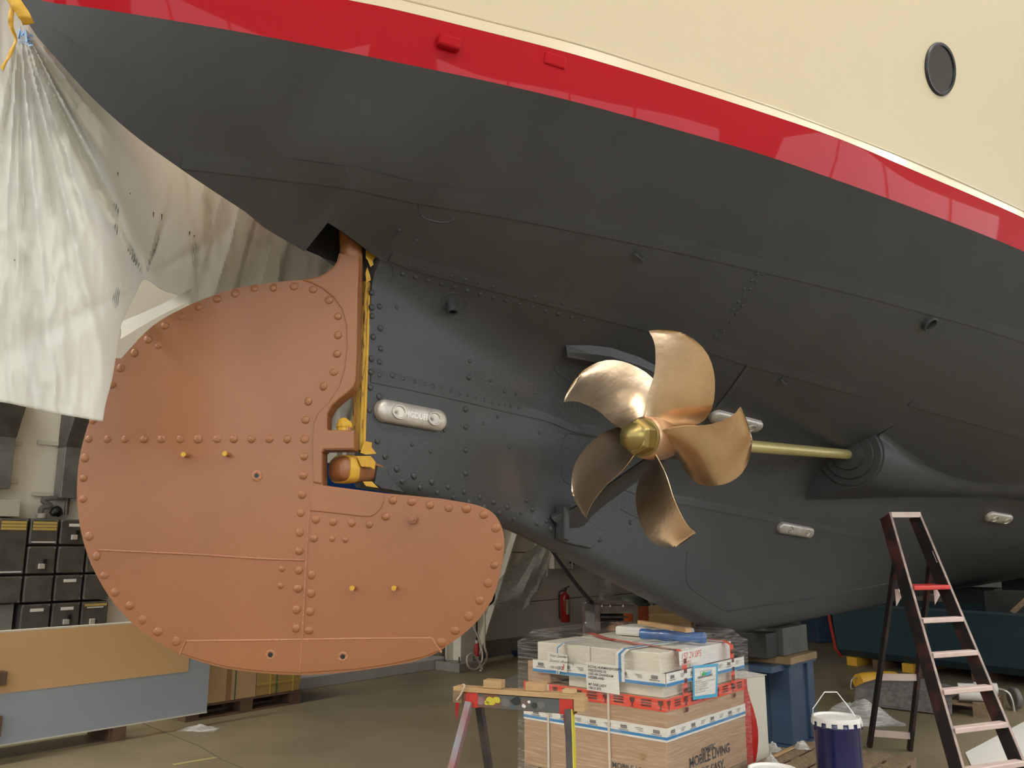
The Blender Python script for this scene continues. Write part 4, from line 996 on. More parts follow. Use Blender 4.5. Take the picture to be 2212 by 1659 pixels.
for (v0, v1, nm) in ((1452, 1481, 'upper'), (1550, 1590, 'lower')):
    p = at_y(3, v1, 5.2); q = at_y(3, v0, 5.2)
    single('wood_block', B().box(p, Vector((-0.18, 0.05, 0)), Vector((0, 0.10, 0)), ZX*(q.z-p.z)), M['darkwood'], 'dark wooden block fixed across the sheets, %s one' % nm, 'block') if False else None
# upright with two cross blocks at the left border
up = Thing('wooden_clamp', 'dark wooden clamp post with two blocks beside the grey metal sheet', 'clamp', at_z(-60, 1659, 0))
bx_ = PB+0.02; sx_ = prect(-30, 1500, bx_+0.1)[0]
up.part('post', B().box(ship(sx_-0.16, bx_, 0), AX*0.10, NX*0.08, ZX*(zt_+0.05)), M['darkwood'])
for v0, v1 in ((1452, 1482), (1548, 1592)):
    z0, z1 = at_b(0, v1, bx_+0.1).z, at_b(0, v0, bx_+0.1).z; se = prect(12, 1500, bx_+0.1)[0]
    up.part('block', B().box(ship(sx_-0.16, bx_, z0), AX*(se-sx_+0.16), NX*0.10, ZX*(z1-z0)), M['darkwood'], bev=0.004)
# ------------------------------------------------------------------ pallet with cartons behind the sheet
pc0 = sbz(at_z(650, 1519, 0)); PS1, PBf = pc0[0], pc0[1]
def euro_pallet(name, label, s0, b0, ls, lb, m, group=None):
    """s0,b0: near corner (low s, high b); runs ls along AX, lb along -NX"""
    t = Thing(name, label, 'pallet', ship(s0+ls/2, b0-lb/2, 0), group)
    for k in range(3):
        bb_ = b0 - lb*k/2 + (0 if k == 0 else (0.07 if k == 1 else 0.14))
        t.part('runner', B().box(ship(s0, bb_-0.14+0.0, 0.0), AX*ls, NX*0.14, ZX*0.022), m)
        for j in range(3):
            ss = s0 + (ls-0.145)*j/2
            t.part('block', B().box(ship(ss, bb_-0.14, 0.022), AX*0.145, NX*0.14, ZX*0.078), m, bev=0.003)
    for j in range(3):
        ss = s0 + (ls-0.145)*j/2
        t.part('stringer', B().box(ship(ss, b0-lb, 0.10), AX*0.145, NX*lb, ZX*0.022), m)
    nb = 5
    for k in range(nb):
        w = 0.135; bb_ = b0 - (lb-w)*k/(nb-1)
        t.part('deck_board', B().box(ship(s0, bb_-w, 0.122), AX*ls, NX*w, ZX*0.022), m, bev=0.002)
    return t
PL = 1.36
euro_pallet('pallet', 'dark wooden pallet carrying the cartons beside the metal sheet', PS1-PL, PBf, PL, 0.8, M['darkwood'])
s_a = prect(554, 1480, PBf)[0]
c1 = Thing('cardboard_carton', 'plain tan carton with brown tape and dark strap on the pallet', 'carton', ship(s_a-0.5, PBf-0.4, 0.144))
c1.part('carton', B().box(ship(PS1-PL, PBf-0.75, 0.145), AX*(s_a-PS1+PL-0.005), NX*0.75, ZX*0.75), M['cardlight'], bev=0.004)
s1_ = prect(494, 1480, PBf)[0]; c1.part('tape', B().box(ship(s1_-0.03, PBf+0.0005, 0.146), AX*0.06, NX*0.002, ZX*0.748), M['carddark'])
s1_ = prect(507, 1480, PBf)[0]; c1.part('strap', B().box(ship(s1_, PBf+0.0005, 0.146), AX*0.014, NX*0.003, ZX*0.748), M['strapgreen'])
c2 = Thing('strapped_carton', 'ochre lidded carton with yellow and green straps on the pallet', 'carton', ship((s_a+PS1)/2, PBf-0.4, 0.144))
zl = at_b(600, 1478, PBf).z
c2.part('tray', B().box(ship(s_a+0.005, PBf-0.75, 0.145), AX*(PS1-s_a-0.03), NX*0.74, ZX*(zl-0.145+0.05)), M['cardyellow'], bev=0.004)
c2.part('lid', B().box(ship(s_a+0.002, PBf-0.755, zl), AX*(PS1-s_a-0.018), NX*0.755, ZX*0.42), M['cardyellow'], bev=0.004)
for u, m in ((582, 'strapyellow'), (596, 'strapgreen'), (631, 'strapyellow')):
    s1_ = prect(u, 1480, PBf)[0]; c2.part('strap', B().box(ship(s1_, PBf+0.001, 0.146), AX*0.016, NX*0.003, ZX*(zl+0.40-0.146)), M[m])
c2.part('cord', B().box(ship(s_a+0.005, PBf+0.001, zl+0.02), AX*(PS1-s_a-0.02), NX*0.004, ZX*0.006), M['strapyellow'])
# crumpled clear plastic scrap helper
def crumple(name, cu, cv, z, rx, ry, rz, label, m='clear', cat='plastic scrap', seed=0, nn=20):
    c = at_z(cu, cv, z); rows = []
    for i in range(nn+1):
        row = []
        for k in range(nn+1):
            x = (i/nn*2-1); y = (k/nn*2-1); r = min(1, math.hypot(x, y))
            h = (1-r*r)*rz*(0.55+0.6*noise.noise(Vector((x*1.9+seed, y*1.9, seed*1.7)))) + 0.16*rz*noise.noise(Vector((x*5, y*5+seed, 2)))*(1-r); h = max(0, h)
            w = 1+0.25*noise.noise(Vector((math.atan2(y, x)*1.3, seed, 0)))
            row.append(c + Vector((x*rx*w, y*ry*w, h+0.002)))
        rows.append(row)
    o = single(name, B().grid(rows), M[m], label, cat); return o
crumple('plastic_scrap', 432, 1576, 0, 0.17, 0.10, 0.06, 'small clear plastic scrap on the floor by the metal sheet', seed=3)
# ================================================================== MIDDLE BACK WALL
def wpt(u, v, d=0.0): return at_b(u, v, BW+d)
s0, s1, z0, z1 = wrect(1203, 1176, 1252, 1230, 0.16)
cb = Thing('control_box', 'pale grey wall control box with a red emergency button', 'control box', ship((s0+s1)/2, BW, z0))
cb.part('back_plate', wb_box(s0-0.10, s1-0.12, z0-0.12, z1+0.3, 0.0, 0.03), M['steelwhite'], bev=0.004)
cb.part('housing', wb_box(s0-0.05, s1-0.16, z0+0.01, z1+0.3, 0.03, 0.14), M['steelwhite'], bev=0.006)
cb.part('front_box', wb_box(s1-0.22, s1, z0, z1+0.28, 0.03, 0.17), M['lightgrey'], bev=0.006)
for (u, v, r, m, nm) in ((1246, 1216, 0.026, 'extred', 'emergency_button'), (1231, 1215, 0.018, 'ink', 'push_button'), (1238, 1218, 0.014, 'ink', 'push_button'), (1229, 1199, 0.022, 'ink', 'selector_switch')):
    p = wpt(u, v, 0.17); cb.part(nm, B().lathe(p, [(r, 0), (r, 0.02), (r*0.8, 0.028)], 14, AX, ZX, NX), M[m], smooth=True)
p = wpt(1221, 1344, 0.13); q = wpt(1221, 1275, 0.13); h_ = q.z-p.z
fe = Thing('fire_extinguisher', 'red fire extinguisher with black nozzle hanging on the cream wall', 'fire extinguisher', p)
fe.part('cylinder', B().lathe(p, [(0.07, 0), (0.082, 0.015), (0.082, h_*0.78), (0.07, h_*0.86), (0.03, h_*0.92), (0.025, h_*0.97)], 20), M['extred'], smooth=True)
fe.part('label_sticker', B().poly([p + Vector((0.085*math.sin(a), -0.085*math.cos(a), h_*0.25)) for a in [0.15+0.1*k for k in range(9)]] + [p + Vector((0.085*math.sin(a), -0.085*math.cos(a), h_*0.72)) for a in [0.95-0.1*k for k in range(9)]], Vector((0.001, -0.001, 0))), M['lightgrey'])
fe.part('valve', B().bar(p+ZX*h_*0.97, p+ZX*(h_*1.06)+Vector((0.03, 0, 0)), 0.03, 0.03), M['ink'])
fe.part('lever', B().bar(p+ZX*h_*1.02-Vector((0.05, 0, 0)), p+ZX*(h_*1.13)+Vector((0.08, -0.02, 0)), 0.02, 0.018), M['ink'])
fe.part('hose', B().tube(smooth_path([p+ZX*h_*0.99-Vector((0.02,0,0)), p+ZX*h_*0.93-Vector((0.10,0.02,0)), p+ZX*h_*0.6-Vector((0.105,0.03,0)), p+ZX*h_*0.1-Vector((0.10,0.03,0))], 5), 0.014, 8), M['ink'], smooth=True)
fe.part('hook', B().box(ship(sbz(p)[0]-0.02, BW, p.z+h_*0.8), AX*0.04, NX*0.05, ZX*0.03), M['ink'])
# clear plastic curtains
def curtain(name, cols, label, dd=0.24, n=14):
    """cols: list of (u_top,v_top,u_bot,v_bot)"""
    rows = []
    for i, (a, b, c, d) in enumerate(cols):
        rows.append([wpt(a+(c-a)*k/n, b+(d-b)*k/n, dd + 0.05*math.sin(i*1.7+k*0.35) + 0.05*noise.noise(Vector((i*0.7, k*0.33, 5)))) for k in range(n+1)])
    P = [[Vector(p) for p in r] for r in rows]
    fine = []
    for i in range(len(P)-1):
        for k in range(4): fine.append([P[i][j].lerp(P[i+1][j], k/4) + NX*0.02*noise.noise(Vector((i+k/4, j*0.8, 9))) for j in range(n+1)])
    fine.append(P[-1])
    return single(name, B().grid(fine), M['clear'], label, 'plastic sheet', smooth=True)
curtain('clear_plastic', [(1160,1168,1040,1290),(1166,1168,1062,1305),(1172,1170,1085,1320),(1178,1173,1108,1323),(1184,1176,1128,1318),(1187,1180,1142,1306),(1190,1185,1156,1288),(1192,1190,1168,1268),(1193,1195,1175,1250)], 'crumpled clear plastic drape looped on the wall beside the control box')
curtain('clear_plastic', [(1278,1200,1296,1298),(1286,1200,1306,1300),(1296,1205,1316,1300),(1306,1210,1330,1300)], 'narrow clear plastic strip hanging on the wall behind the heel')
# cables and plug at the column
cb_ = -5.0
def wire(name, px, r, m, label, b_=None, n=6):
    pts = smooth_path([at_b(u, v, bb_) for u, v, bb_ in px], n)
    for p in pts: p.z = max(p.z, r)
    return single(name, B().tube(pts, r, 8), M[m], label, 'cable', smooth=True)
pg = Thing('power_plug', 'red industrial power plug hanging on a black cable by the column', 'plug', at_b(1030, 1418, cb_))
pts = [at_b(u, v, cb_) for u, v in ((1030, 1418), (1030, 1407), (1030, 1396), (1030, 1389))]
pg.part('plug_body', B().tube([pts[0], pts[1]+ZX*0.0, pts[1], pts[2], pts[2], pts[3]], [0.036, 0.036, 0.044, 0.040, 0.032, 0.028], 14), M['plugred'], smooth=True)
pg.part('gland', B().tube([pts[3], at_b(1030, 1383, cb_)], [0.026, 0.02], 12), M['lightgrey'], smooth=True)
pg.part('cable', B().tube(smooth_path([at_b(u, v, cb_) for u, v in ((1030,1384),(1030,1330),(1031,1290),(1036,1250),(1040,1150))], 5), 0.011, 8), M['blackcable'], smooth=True)
wire('cream_cable', [(1018,1330,cb_+.08),(1024,1355,cb_+.08),(1036,1385,cb_+.08),(1042,1410,cb_+.08),(1040,1430,cb_+.08),(1028,1446,cb_+.1),(1012,1440,cb_+.1),(1009,1420,cb_+.1),(1020,1412,cb_+.1),(1032,1425,cb_+.1),(1042,1445,cb_+.1),(1038,1448,cb_+.2)], 0.013, 'creamcable', 'cream cable looped on the floor at the column foot')
wire('cream_hose', [(1046,1300,cb_-.1),(1047,1350,cb_-.1),(1047,1395,cb_-.1),(1052,1415,cb_),(1048,1430,cb_),(1038,1442,cb_+.05)], 0.015, 'creamcable', 'cream cable hanging straight down beside the red plug')
wire('black_cable', [(1060,1270,-5.3),(1067,1278,-5.3),(1066,1296,-5.3),(1056,1307,-5.3),(1040,1310,-5.3)], 0.014, 'blackcable', 'short black cable loop below the clear plastic drape')
# blue cable coil on the floor
cc0 = at_z(1150, 1418, 0.0); b = B()
for k in range(4):
    R0 = 0.22+0.05*k; ph = k*1.3
    pts = [cc0 + Vector((R0*1.3*math.cos(a+ph) + 0.05*k, R0*0.7*math.sin(a+ph), 0.015+0.02*k+0.02*math.sin(3*a+k))) for a in [2*math.pi*j/28 for j in range(29)]]
    b.tube(pts, 0.012, 6)
single('blue_cable', b, M['bluecord'], 'dark blue cable coil lying on the floor at the wall', 'cable', smooth=True)
# grey floor slab left of the wrapped load, drawn as a thin plate
single('floor_slab_patch', B().poly([at_z(u, v, 0.0) for u, v in ((1085,1471),(1150,1446),(1175,1500),(1150,1520))], ZX*0.012), M['plinth'], 'dark grey slab patch of the floor beside the wrapped load', 'mat')
# ------------------------------------------------------------------ steel frame rack and things behind the load
RYk = 8.6
def fp(u, v, y=RYk): return at_y(u, v, y)
rk = Thing('steel_frame', 'open stainless steel frame unit standing behind the wrapped load', 'steel frame', at_y(1318, 1400, RYk).xy.to_3d())
A_, B_ = fp(1290, 1300), fp(1372, 1303); zt1 = A_.z; zl1 = fp(1300, 1357).z
C_, D_ = fp(1263, 1299, RYk+0.45), None
ex = (B_-A_); ex.z = 0; ey = Vector((C_.x-A_.x, C_.y-A_.y, 0))
o0 = Vector((A_.x, A_.y, 0))
for (i, j) in ((0,0),(1,0),(0,1),(1,1)):
    b0_ = o0 + ex*i + ey*j; rk.part('leg', B().box(b0_-Vector((0.025,0.025,0)), Vector((.05,0,0)), Vector((0,.05,0)), ZX*(zt1-0.03)), M['rust'])
for z in (zt1-0.075, zl1-0.06):
    rk.part('front_rail', B().bar(o0+ZX*z, o0+ex+ZX*z, 0.03, 0.075), M['rust'])
    rk.part('side_rail', B().bar(o0+ZX*z, o0+ey+ZX*z, 0.03, 0.075), M['rust'])
    rk.part('back_rail', B().bar(o0+ey+ZX*z, o0+ex+ey+ZX*z, 0.03, 0.075), M['rust'])
rk.part('side_panel', B().poly([o0+ZX*(zl1-.06), o0+ey+ZX*(zl1-.06), o0+ey+ZX*(zt1-.05), o0+ZX*(zt1-.05)], ex.normalized()*0.01), M['alu'])
rk.part('top_sheet', B().poly([o0+ZX*(zt1-.03), o0+ex+ZX*(zt1-.03), o0+ex+ey+ZX*(zt1-.03), o0+ey+ZX*(zt1-.03)], ZX*0.02), M['rust'])
rk.part('inner_panel', B().poly([o0+ey*0.9+ZX*(zl1-.06), o0+ey*0.9+ex+ZX*(zl1-.06), o0+ey*0.9+ex+ZX*(zt1-.05), o0+ey*0.9+ZX*(zt1-.05)], -ey.normalized()*0.01), M['darkgalv'])
rk.part('shelf', B().poly([o0+ZX*(zl1-.06), o0+ex+ZX*(zl1-.06), o0+ex+ey+ZX*(zl1-.06), o0+ey+ZX*(zl1-.06)], ZX*0.015), M['darkgalv'])
for t in (0.35, 0.65): rk.part('inner_bar', B().bar(o0+ey*0.5+ZX*(zl1+(zt1-zl1)*t), o0+ey*0.5+ex+ZX*(zl1+(zt1-zl1)*t), 0.02, 0.02), M['rust'])
for (u, v) in ((1265,1303),(1265,1345),(1300,1309),(1318,1309),(1346,1309)):
    rk.part('rivet_hole', B().lathe(fp(u, v, RYk-0.03 if u > 1290 else RYk+0.40), [(0.010, 0), (0.010, 0.004)], 8, Vector((1,0,0)), ZX, Vector((0,-1,0))), M['paper'])
o = crumple('copper_foil', 1340, 1356, zl1-0.03, 0.22, 0.12, 0.12, 'crumpled copper coloured foil lying in the steel frame', m='copper', cat='foil', seed=6) if False else None
c = fp(1345, 1352, RYk+0.12); rows = []
for i in range(15):
    rows.append([c + Vector(((i/14-0.5)*0.42, (k/10-0.5)*0.18, 0.03 + 0.075*(1-((i/14-0.5)*2)**2)*(1-((k/10-.5)*2)**2) + 0.04*noise.noise(Vector((i*.5, k*.6, 1))))) for k in range(11)])
zmin_ = min(p.z for r in rows for p in r)
for r in rows:
    for p in r: p.z += (zl1-0.045) - zmin_
single('copper_foil', B().grid(rows), M['copper'], 'crumpled copper coloured foil lying inside the steel frame', 'foil')
# black hose from the hull line down to the frame
wire('black_hose', [(1178,1160,-3.2),(1190,1185,-3.0),(1215,1222,-2.6),(1245,1262,-2.2),(1272,1294,-1.75),(1278,1301,-1.62)], 0.020, 'blackcable', 'taut black hose running down to the steel frame')
# orange drum with dark green lid on a stand
oc = fp(1368, 1321, 9.35); zo = oc.z
dm = Thing('orange_drum', 'orange drum with a dark green domed lid behind the steel frame', 'drum', Vector((oc.x, oc.y, 0)))
b0_ = Vector((oc.x, oc.y, 0)); zl2 = fp(1372, 1302, 9.6).z; zt2_ = fp(1366, 1285, 9.6).z
dm.part('drum', B().lathe(b0_, [(0.16, 0), (0.165, 0.02), (0.165, zl2-0.03), (0.175, zl2)], 24), M['orange'], smooth=True)
dm.part('lid', B().lathe(b0_, [(0.185, zl2-0.01), (0.185, zl2+0.01), (0.165, zl2+0.02), (0.15, zt2_-0.02), (0.12, zt2_), (0.01, zt2_+0.005)], 24), M['olive'], smooth=True)
wire('black_hose', [(1378,1292,-3.0),(1384,1282,-3.0),(1390,1277,-3.0),(1402,1280,-2.9),(1412,1290,-2.9),(1414,1318,-2.9)], 0.018, 'blackcable', 'black hose arched over the orange drum')
# open wooden crate behind the load
cy_ = 9.75
cr_ = Thing('wooden_crate', 'open pale wooden crate standing behind the wrapped load', 'crate', at_y(1440, 1400, cy_).xy.to_3d())
q0, q1 = at_y(1388, 1330, cy_), at_y(1502, 1335, cy_); zc1 = at_y(1400, 1326, cy_).z
base = Vector((q0.x, q0.y, 0)); ex = Vector((q1.x-q0.x, q1.y-q0.y+0.1, 0)); ey = Vector((0.05, 0.5, 0))
cr_.part('front_board', B().box(base+ZX*(zc1-0.30), ex, ey.normalized()*0.02, ZX*0.30), M['wood'])
cr_.part('back_board', B().box(base+ey+ZX*(zc1-0.30), ex, ey.normalized()*0.02, ZX*0.36), M['ply'])
cr_.part('side_board', B().box(base+ZX*(zc1-0.30), ey, ex.normalized()*0.02, ZX*0.30), M['wood'])
cr_.part('side_board', B().box(base+ex-ex.normalized()*0.02+ZX*(zc1-0.30), ey, ex.normalized()*0.02, ZX*0.36), M['wood'])
cr_.part('bottom', B().box(base+ZX*(zc1-0.32), ex, ey, ZX*0.02), M['ply'])
for (i, j) in ((0,0),(1,0),(0,1),(1,1)): cr_.part('corner_post', B().box(base+ex*i*0.95+ey*j*0.9, ex.normalized()*0.05, ey.normalized()*0.05, ZX*(zc1+0.04)), M['oldwood'])
# ================================================================== WRAPPED PALLET LOAD
LY = 5.7; lc = at_y(1440, 1600, LY); LC = Vector((lc.x, lc.y, 0)); E1 = -NX; E2 = AX; L1, L2 = 1.19, 1.15
def vz(v, base=LC): return at_y(1440, v, base.y).z          # height on the near corner edge at picture row v
ls0, lb0, _ = sbz(LC)
euro_pallet('pallet', 'wooden pallet under the film-wrapped cardboard load', ls0, lb0, L2, L1, M['oldwood'])
zb0, zb1 = 0.145, vz(1512)
def lbox(x0, x1, y0, y1, z0, z1): return B().box(LC+E1*x0+E2*y0+ZX*z0, E1*(x1-x0), E2*(y1-y0), ZX*(z1-z0))
big_ = Thing('cardboard_box', 'large brown cardboard box with bold black lettering on the pallet', 'cardboard box', LC + E1*L1/2 + E2*L2/2 + ZX*zb0)
big_.part('box', lbox(0, L1, 0, L2, zb0, zb1), M['card'], bev=0.006)
def onR(u, v, d=0.003):   # a point on the right-hand face plane
    r = ray(u, v); t = ((LC-CAM).dot(NX)+d)/r.dot(NX); return CAM + r*t
def onL(u, v, d=0.003):   # a point on the left-hand face plane
    r = ray(u, v); t = ((LC-CAM).dot(AX)-d)/r.dot(AX); return CAM + r*t
tr0 = onR(1481, 1659); 
zt1_ = onR(1500, 1641).z; sR = (onR(1487, 1645)-LC).dot(E2)
def rtext(txt, size, s, z, m, nm, lab=None, par=None, bold=0.004):
    return text_b(txt, size, LC+E2*s+ZX*z+NX*0.003, E2, ZX, 0, bold=bold)
big_.part('lettering', rtext('MOBILE LIVING', 0.088, sR+0.01, onR(1487,1650).z-0.030, 0, 0, bold=0.002), M['ink'], label='bold black lettering')
big_.part('lettering', rtext('MADE EASY.', 0.088, sR+0.045, onR(1487,1650).z-0.122, 0, 0, bold=0.002), M['ink'], label='bold black lettering')
big_.part('logo_print', rtext('DOMETIC', 0.046, (onR(1511,1630)-LC).dot(E2)+0.03, onR(1511,1630).z+0.002, 0, 0, bold=0.002), M['ink'], label='small black print')
zf = onL(1330, 1655).z
def ltext(txt, size, u, v, bold=0.003, d=0.003):
    p = onL(u, v, d); return text_b(txt, size, p, -E1, ZX, 0, bold=bold)
big_.part('lettering', ltext('MOBILE LIVING', 0.05, 1322, 1657, 0.001), M['ink'], label='black lettering on the shaded side')
big_.part('hand_hole_shade', B().poly([onL(u, v, 0.001) for u, v in ((1380,1624),(1397,1626),(1392,1640),(1386,1642))], -AX*0.003), M['carddark'])  # darker brown patch stands in for the shaded grip opening
# horizontal tapes around the box
def girdle(t, v, h, m, name, up_l=0.0, d=0.004, parent=None, v0=None):
    z = vz(v); o = t.part(name, B().box(LC+E2*0-AX*0+NX*d+ZX*(z-h), E2*L2, -NX*0.002, ZX*h), m, parent=parent)
    o2 = t.part(name, B().box(LC-AX*d+NX*d+ZX*(z-h), E1*(L1+d), AX*0.002, ZX*h), m, parent=parent)
    return o, o2, z
o, o2, z_ = girdle(big_, 1574, 0.085, M['paper'], 'paper_tape')
girdle(big_, 1574+19, 0.018, M['blueline'], 'blue_line', d=0.0055)
def marks(z, n, L, face, d=0.0075):
    b = B()
    for k in range(n):
        x = L*(k+0.35)/n; o_ = (LC+E2*x+NX*d) if face == 'R' else (LC+E1*x-AX*d); e = E2 if face == 'R' else E1; nn = NX if face == 'R' else -AX
        if k % 2 == 0:
            b.box(o_+ZX*(z-0.038), e*0.05, ZX*0.022, nn*0.0005); b.box(o_-e*0.015+ZX*(z-0.048), e*0.08, ZX*0.004, nn*0.0005)
        else:
            for j in range(3): b.box(o_+ZX*(z-0.022-0.009*j), e*(0.06-0.012*j), ZX*0.003, nn*0.0005)
    return b
big_.part('tape_print', join(marks(z_, 8, L2*0.95, 'R'), marks(z_, 9, L1*0.95, 'L')), M['midgrey'])
def redprint(z, h, n, L, face, d=0.0065):
    b = B()
    for k in range(n):
        x = L*(k+0.3)/n; e = E2 if face == 'R' else E1; nn = NX if face == 'R' else -AX; o_ = LC+e*x+nn*d
        if k % 2 == 0:
            g = [(-.020,.85),(.020,.85),(.018,.55),(.004,.40),(.004,.20),(.012,.12),(-.012,.12),(-.004,.20),(-.004,.40),(-.018,.55)]
            b.poly([o_+e*gx+ZX*(z-h+h*gy) for gx, gy in g], nn*0.0006)
        else:
            for j in range(3): b.box(o_-e*0.04+ZX*(z-h*(0.30+0.22*j)), e*0.08, ZX*h*0.13, nn*0.0006)
    return b
o, o2, zr_ = girdle(big_, 1511, 0.078, M['redtape'], 'warning_tape')
big_.part('warning_print', join(redprint(zr_, 0.078, 10, L2, 'R'), redprint(zr_, 0.078, 11, L1, 'L')), M['tapedark'])
for x in (0.43, 0.95): big_.part('strap', B().box(LC+E1*x-AX*0.009+ZX*zb0, E1*0.018, AX*0.002, ZX*(zb1-zb0)), M['whitestrap'])
# top layers: white cartons, a brown tray, foam edge
zw0 = zb1+0.002; zw1 = vz(1468); zw2 = vz(1414)
G = 'white cartons on the wrapped load'
def carton(name, x0, x1, y0, y1, z0, z1, m, label, cat='carton', group=None):
    return single(name, lbox(x0, x1, y0, y1, z0, z1), M[m], label, cat, group, bev=0.006)
carton('white_carton', 0.03, 0.80, 0.03, 0.40, zw0, zw1, 'whitebox', 'flat white carton under the upper cartons, facing the trestle side')
carton('white_carton', 0.03, 0.95, 0.41, 1.12, zw0, zw1, 'whitebox', 'flat white carton in the lower white layer behind the address sheet')
carton('brown_tray', 0.96, 1.17, 0.02, 1.10, zw0, zw1+0.02, 'card', 'low brown carton at the end of the wrapped load')
zw1 += 0.022
carton('white_carton', 0.06, 0.62, 0.05, 0.45, zw1, zw2, 'whitebox', 'tall white carton above the address sheet')
carton('white_carton', 0.625, 1.10, 0.05, 0.55, zw1, zw2, 'whitebox', 'white carton above the hand written note')
carton('white_carton', 0.06, 0.60, 0.46, 1.10, zw1, zw2-0.01, 'whitefoam', 'white carton above the blue bordered label')
carton('white_carton', 0.605, 1.08, 0.56, 1.10, zw1, zw2, 'whitebox', 'white carton hidden at the back of the wrapped load')
# papers on the load
def sheet_on(name, face, px, m, label, cat, d=0.0225):
    fn = onL if face == 'L' else onR; n = -AX if face == 'L' else NX
    t = Thing(name, label, cat, fn(*px[-1], d)); t.part('sheet', B().poly([fn(u, v, d) for u, v in px], n*0.0012), M[m]); return t
t = sheet_on('address_sheet', 'L', [(1265,1429),(1335,1438),(1339,1501),(1268,1490)], 'paper', 'white printed address sheet stuck on the wrapped load', 'label')
hd = 0.0248
for i, s_ in enumerate(('ROYAL HUISMAN(HUISFIT)', 'VREDEWEG 32', '1505 HH ZAANDAM', 'NEDERLAND', '', 'MY FAIR LADY', '108-21.073')):
    if s_: t.part('printed_line', ltext(s_, 0.0235, 1270+(1 if i > 4 else 0), 1442+i*7.6, 0.0005, hd), M['ink'])
t = sheet_on('note_sheet', 'L', [(1183,1408),(1226,1415),(1225,1453),(1183,1445)], 'paper', 'white hand written note stuck on the wrapped load', 'label')
for i, (s_, u, v) in enumerate((('Voor: Zaandam', 1187, 1418), ('Dometic afhandeling', 1187, 1429), ('108-21.073', 1187, 1443), ('GC', 1203, 1446))):
    t.part('hand_writing', text_b(s_, 0.026 if i < 3 else 0.035, onL(u, v, hd), -E1, ZX, 0, shear=0.3), M['ink'])
t.part('red_mark', B().poly([onL(u, v, hd) for u, v in ((1217,1435),(1219.5,1435),(1217.5,1447),(1215,1447))], -AX*0.0005), M['redink'])
t = sheet_on('blue_label', 'R', [(1496,1438),(1551,1433),(1549,1505),(1497,1512)], 'cyan', 'blue bordered white shipping label stuck on the wrapped load', 'label')
t.part('white_field', B().poly([onR(u, v, hd) for u, v in ((1500,1444),(1547,1440),(1545,1498),(1501,1504))], NX*0.0006), M['paper'])
t.part('green_mark', B().poly([onR(u, v, hd+.001) for u, v in ((1515,1457),(1519,1451),(1525,1452),(1525,1459),(1518,1460))], NX*0.0005), M['green'])
t.part('blue_mark', B().poly([onR(u, v, hd+.001) for u, v in ((1525,1452),(1532,1450),(1537,1449),(1533,1457),(1528,1459),(1525,1459))], NX*0.0005), M['cyan'])
t.part('frame_mark', join(*[B().bar(onR(*a, hd+.001), onR(*c, hd+.001), 0.002, 0.002) for a, c in (((1513,1450),(1537,1447)), ((1537,1447),(1537,1459)), ((1537,1459),(1513,1462)), ((1513,1462),(1513,1450)))]), M['midgrey'])
p = onR(1507, 1467, hd+.001); t.part('printed_line', text_b('HENNEN & HERRMAN', 0.022, p, E2, ZX, 0, bold=0.0008), M['ink'])
for i, s_ in enumerate(('Industrieweg 12', '1521 NA Wormerveer, The Netherlands', 'Phone +31 (0)75 6818018', 'Fax +31 (0)75 6818019', 'Email info@hh-marine.com', 'www.hh-marine.com')):
    t.part('printed_line', text_b(s_, 0.017, onR(1502, 1474+i*5.0, hd+.001), E2, ZX, 0), M['midgrey'])
t = sheet_on('red_note', 'R', [(1466,1408),(1511,1398),(1511,1428),(1468,1438)], 'whitefoam', 'white note with red hand writing on the wrapped load', 'label', d=0.0135)
for (s_, u, v, z) in (('150 2V.0PS', 1471, 1426, 0.062), ('Zaandam', 1472, 1436, 0.036)):
    t.part('hand_writing', text_b(s_, z, onR(u, v, 0.0155), E2, ZX, 0, shear=0.25), M['redink'])
# tapes over the top cartons
def strip3(pts, w, n_, m, name, t, d=0.004):
    rows = []
    for i, p in enumerate(pts):
        tg = (pts[min(i+1, len(pts)-1)]-pts[max(i-1, 0)]).normalized(); n = n_[i]; sd = tg.cross(n).normalized()
        rows.append([p - sd*w/2 + n*d, p + sd*w/2 + n*d])
    return t.part(name, B().grid(rows), m)
wt = Thing('packing_tapes', 'red warning tape and blue-lined paper tape around the white cartons', 'packing tape', LC+E1*0.5+E2*0.5+ZX*zb1)
def Tp(x, y, z): return LC+E1*x+E2*y+ZX*z
zt_l = zw2+0.006
wt.part('paper_tape', B().box(Tp(-0.012, 0.0, vz(1455)-0.085)+NX*0, E2*L2, NX*0.002, ZX*0.085), M['paper'])
wt.part('blue_line', B().box(Tp(-0.014, 0.0, vz(1455)-0.082), E2*L2, NX*0.002, ZX*0.02), M['blueline'])
wt.part('paper_tape', B().box(Tp(-0.012, -0.012, vz(1455)-0.085), E1*L1*0.93, AX*0.002, ZX*0.085), M['paper'])
wt.part('blue_line', B().box(Tp(-0.012, -0.0145, vz(1455)-0.082), E1*L1*0.93, AX*0.002, ZX*0.02), M['blueline'])
wt.part('tape_print', join(marks(vz(1455), 8, L2*0.95, 'R', 0.0165), marks(vz(1455), 9, L1*0.9, 'L', 0.0165)), M['midgrey'])
up_n = ZX
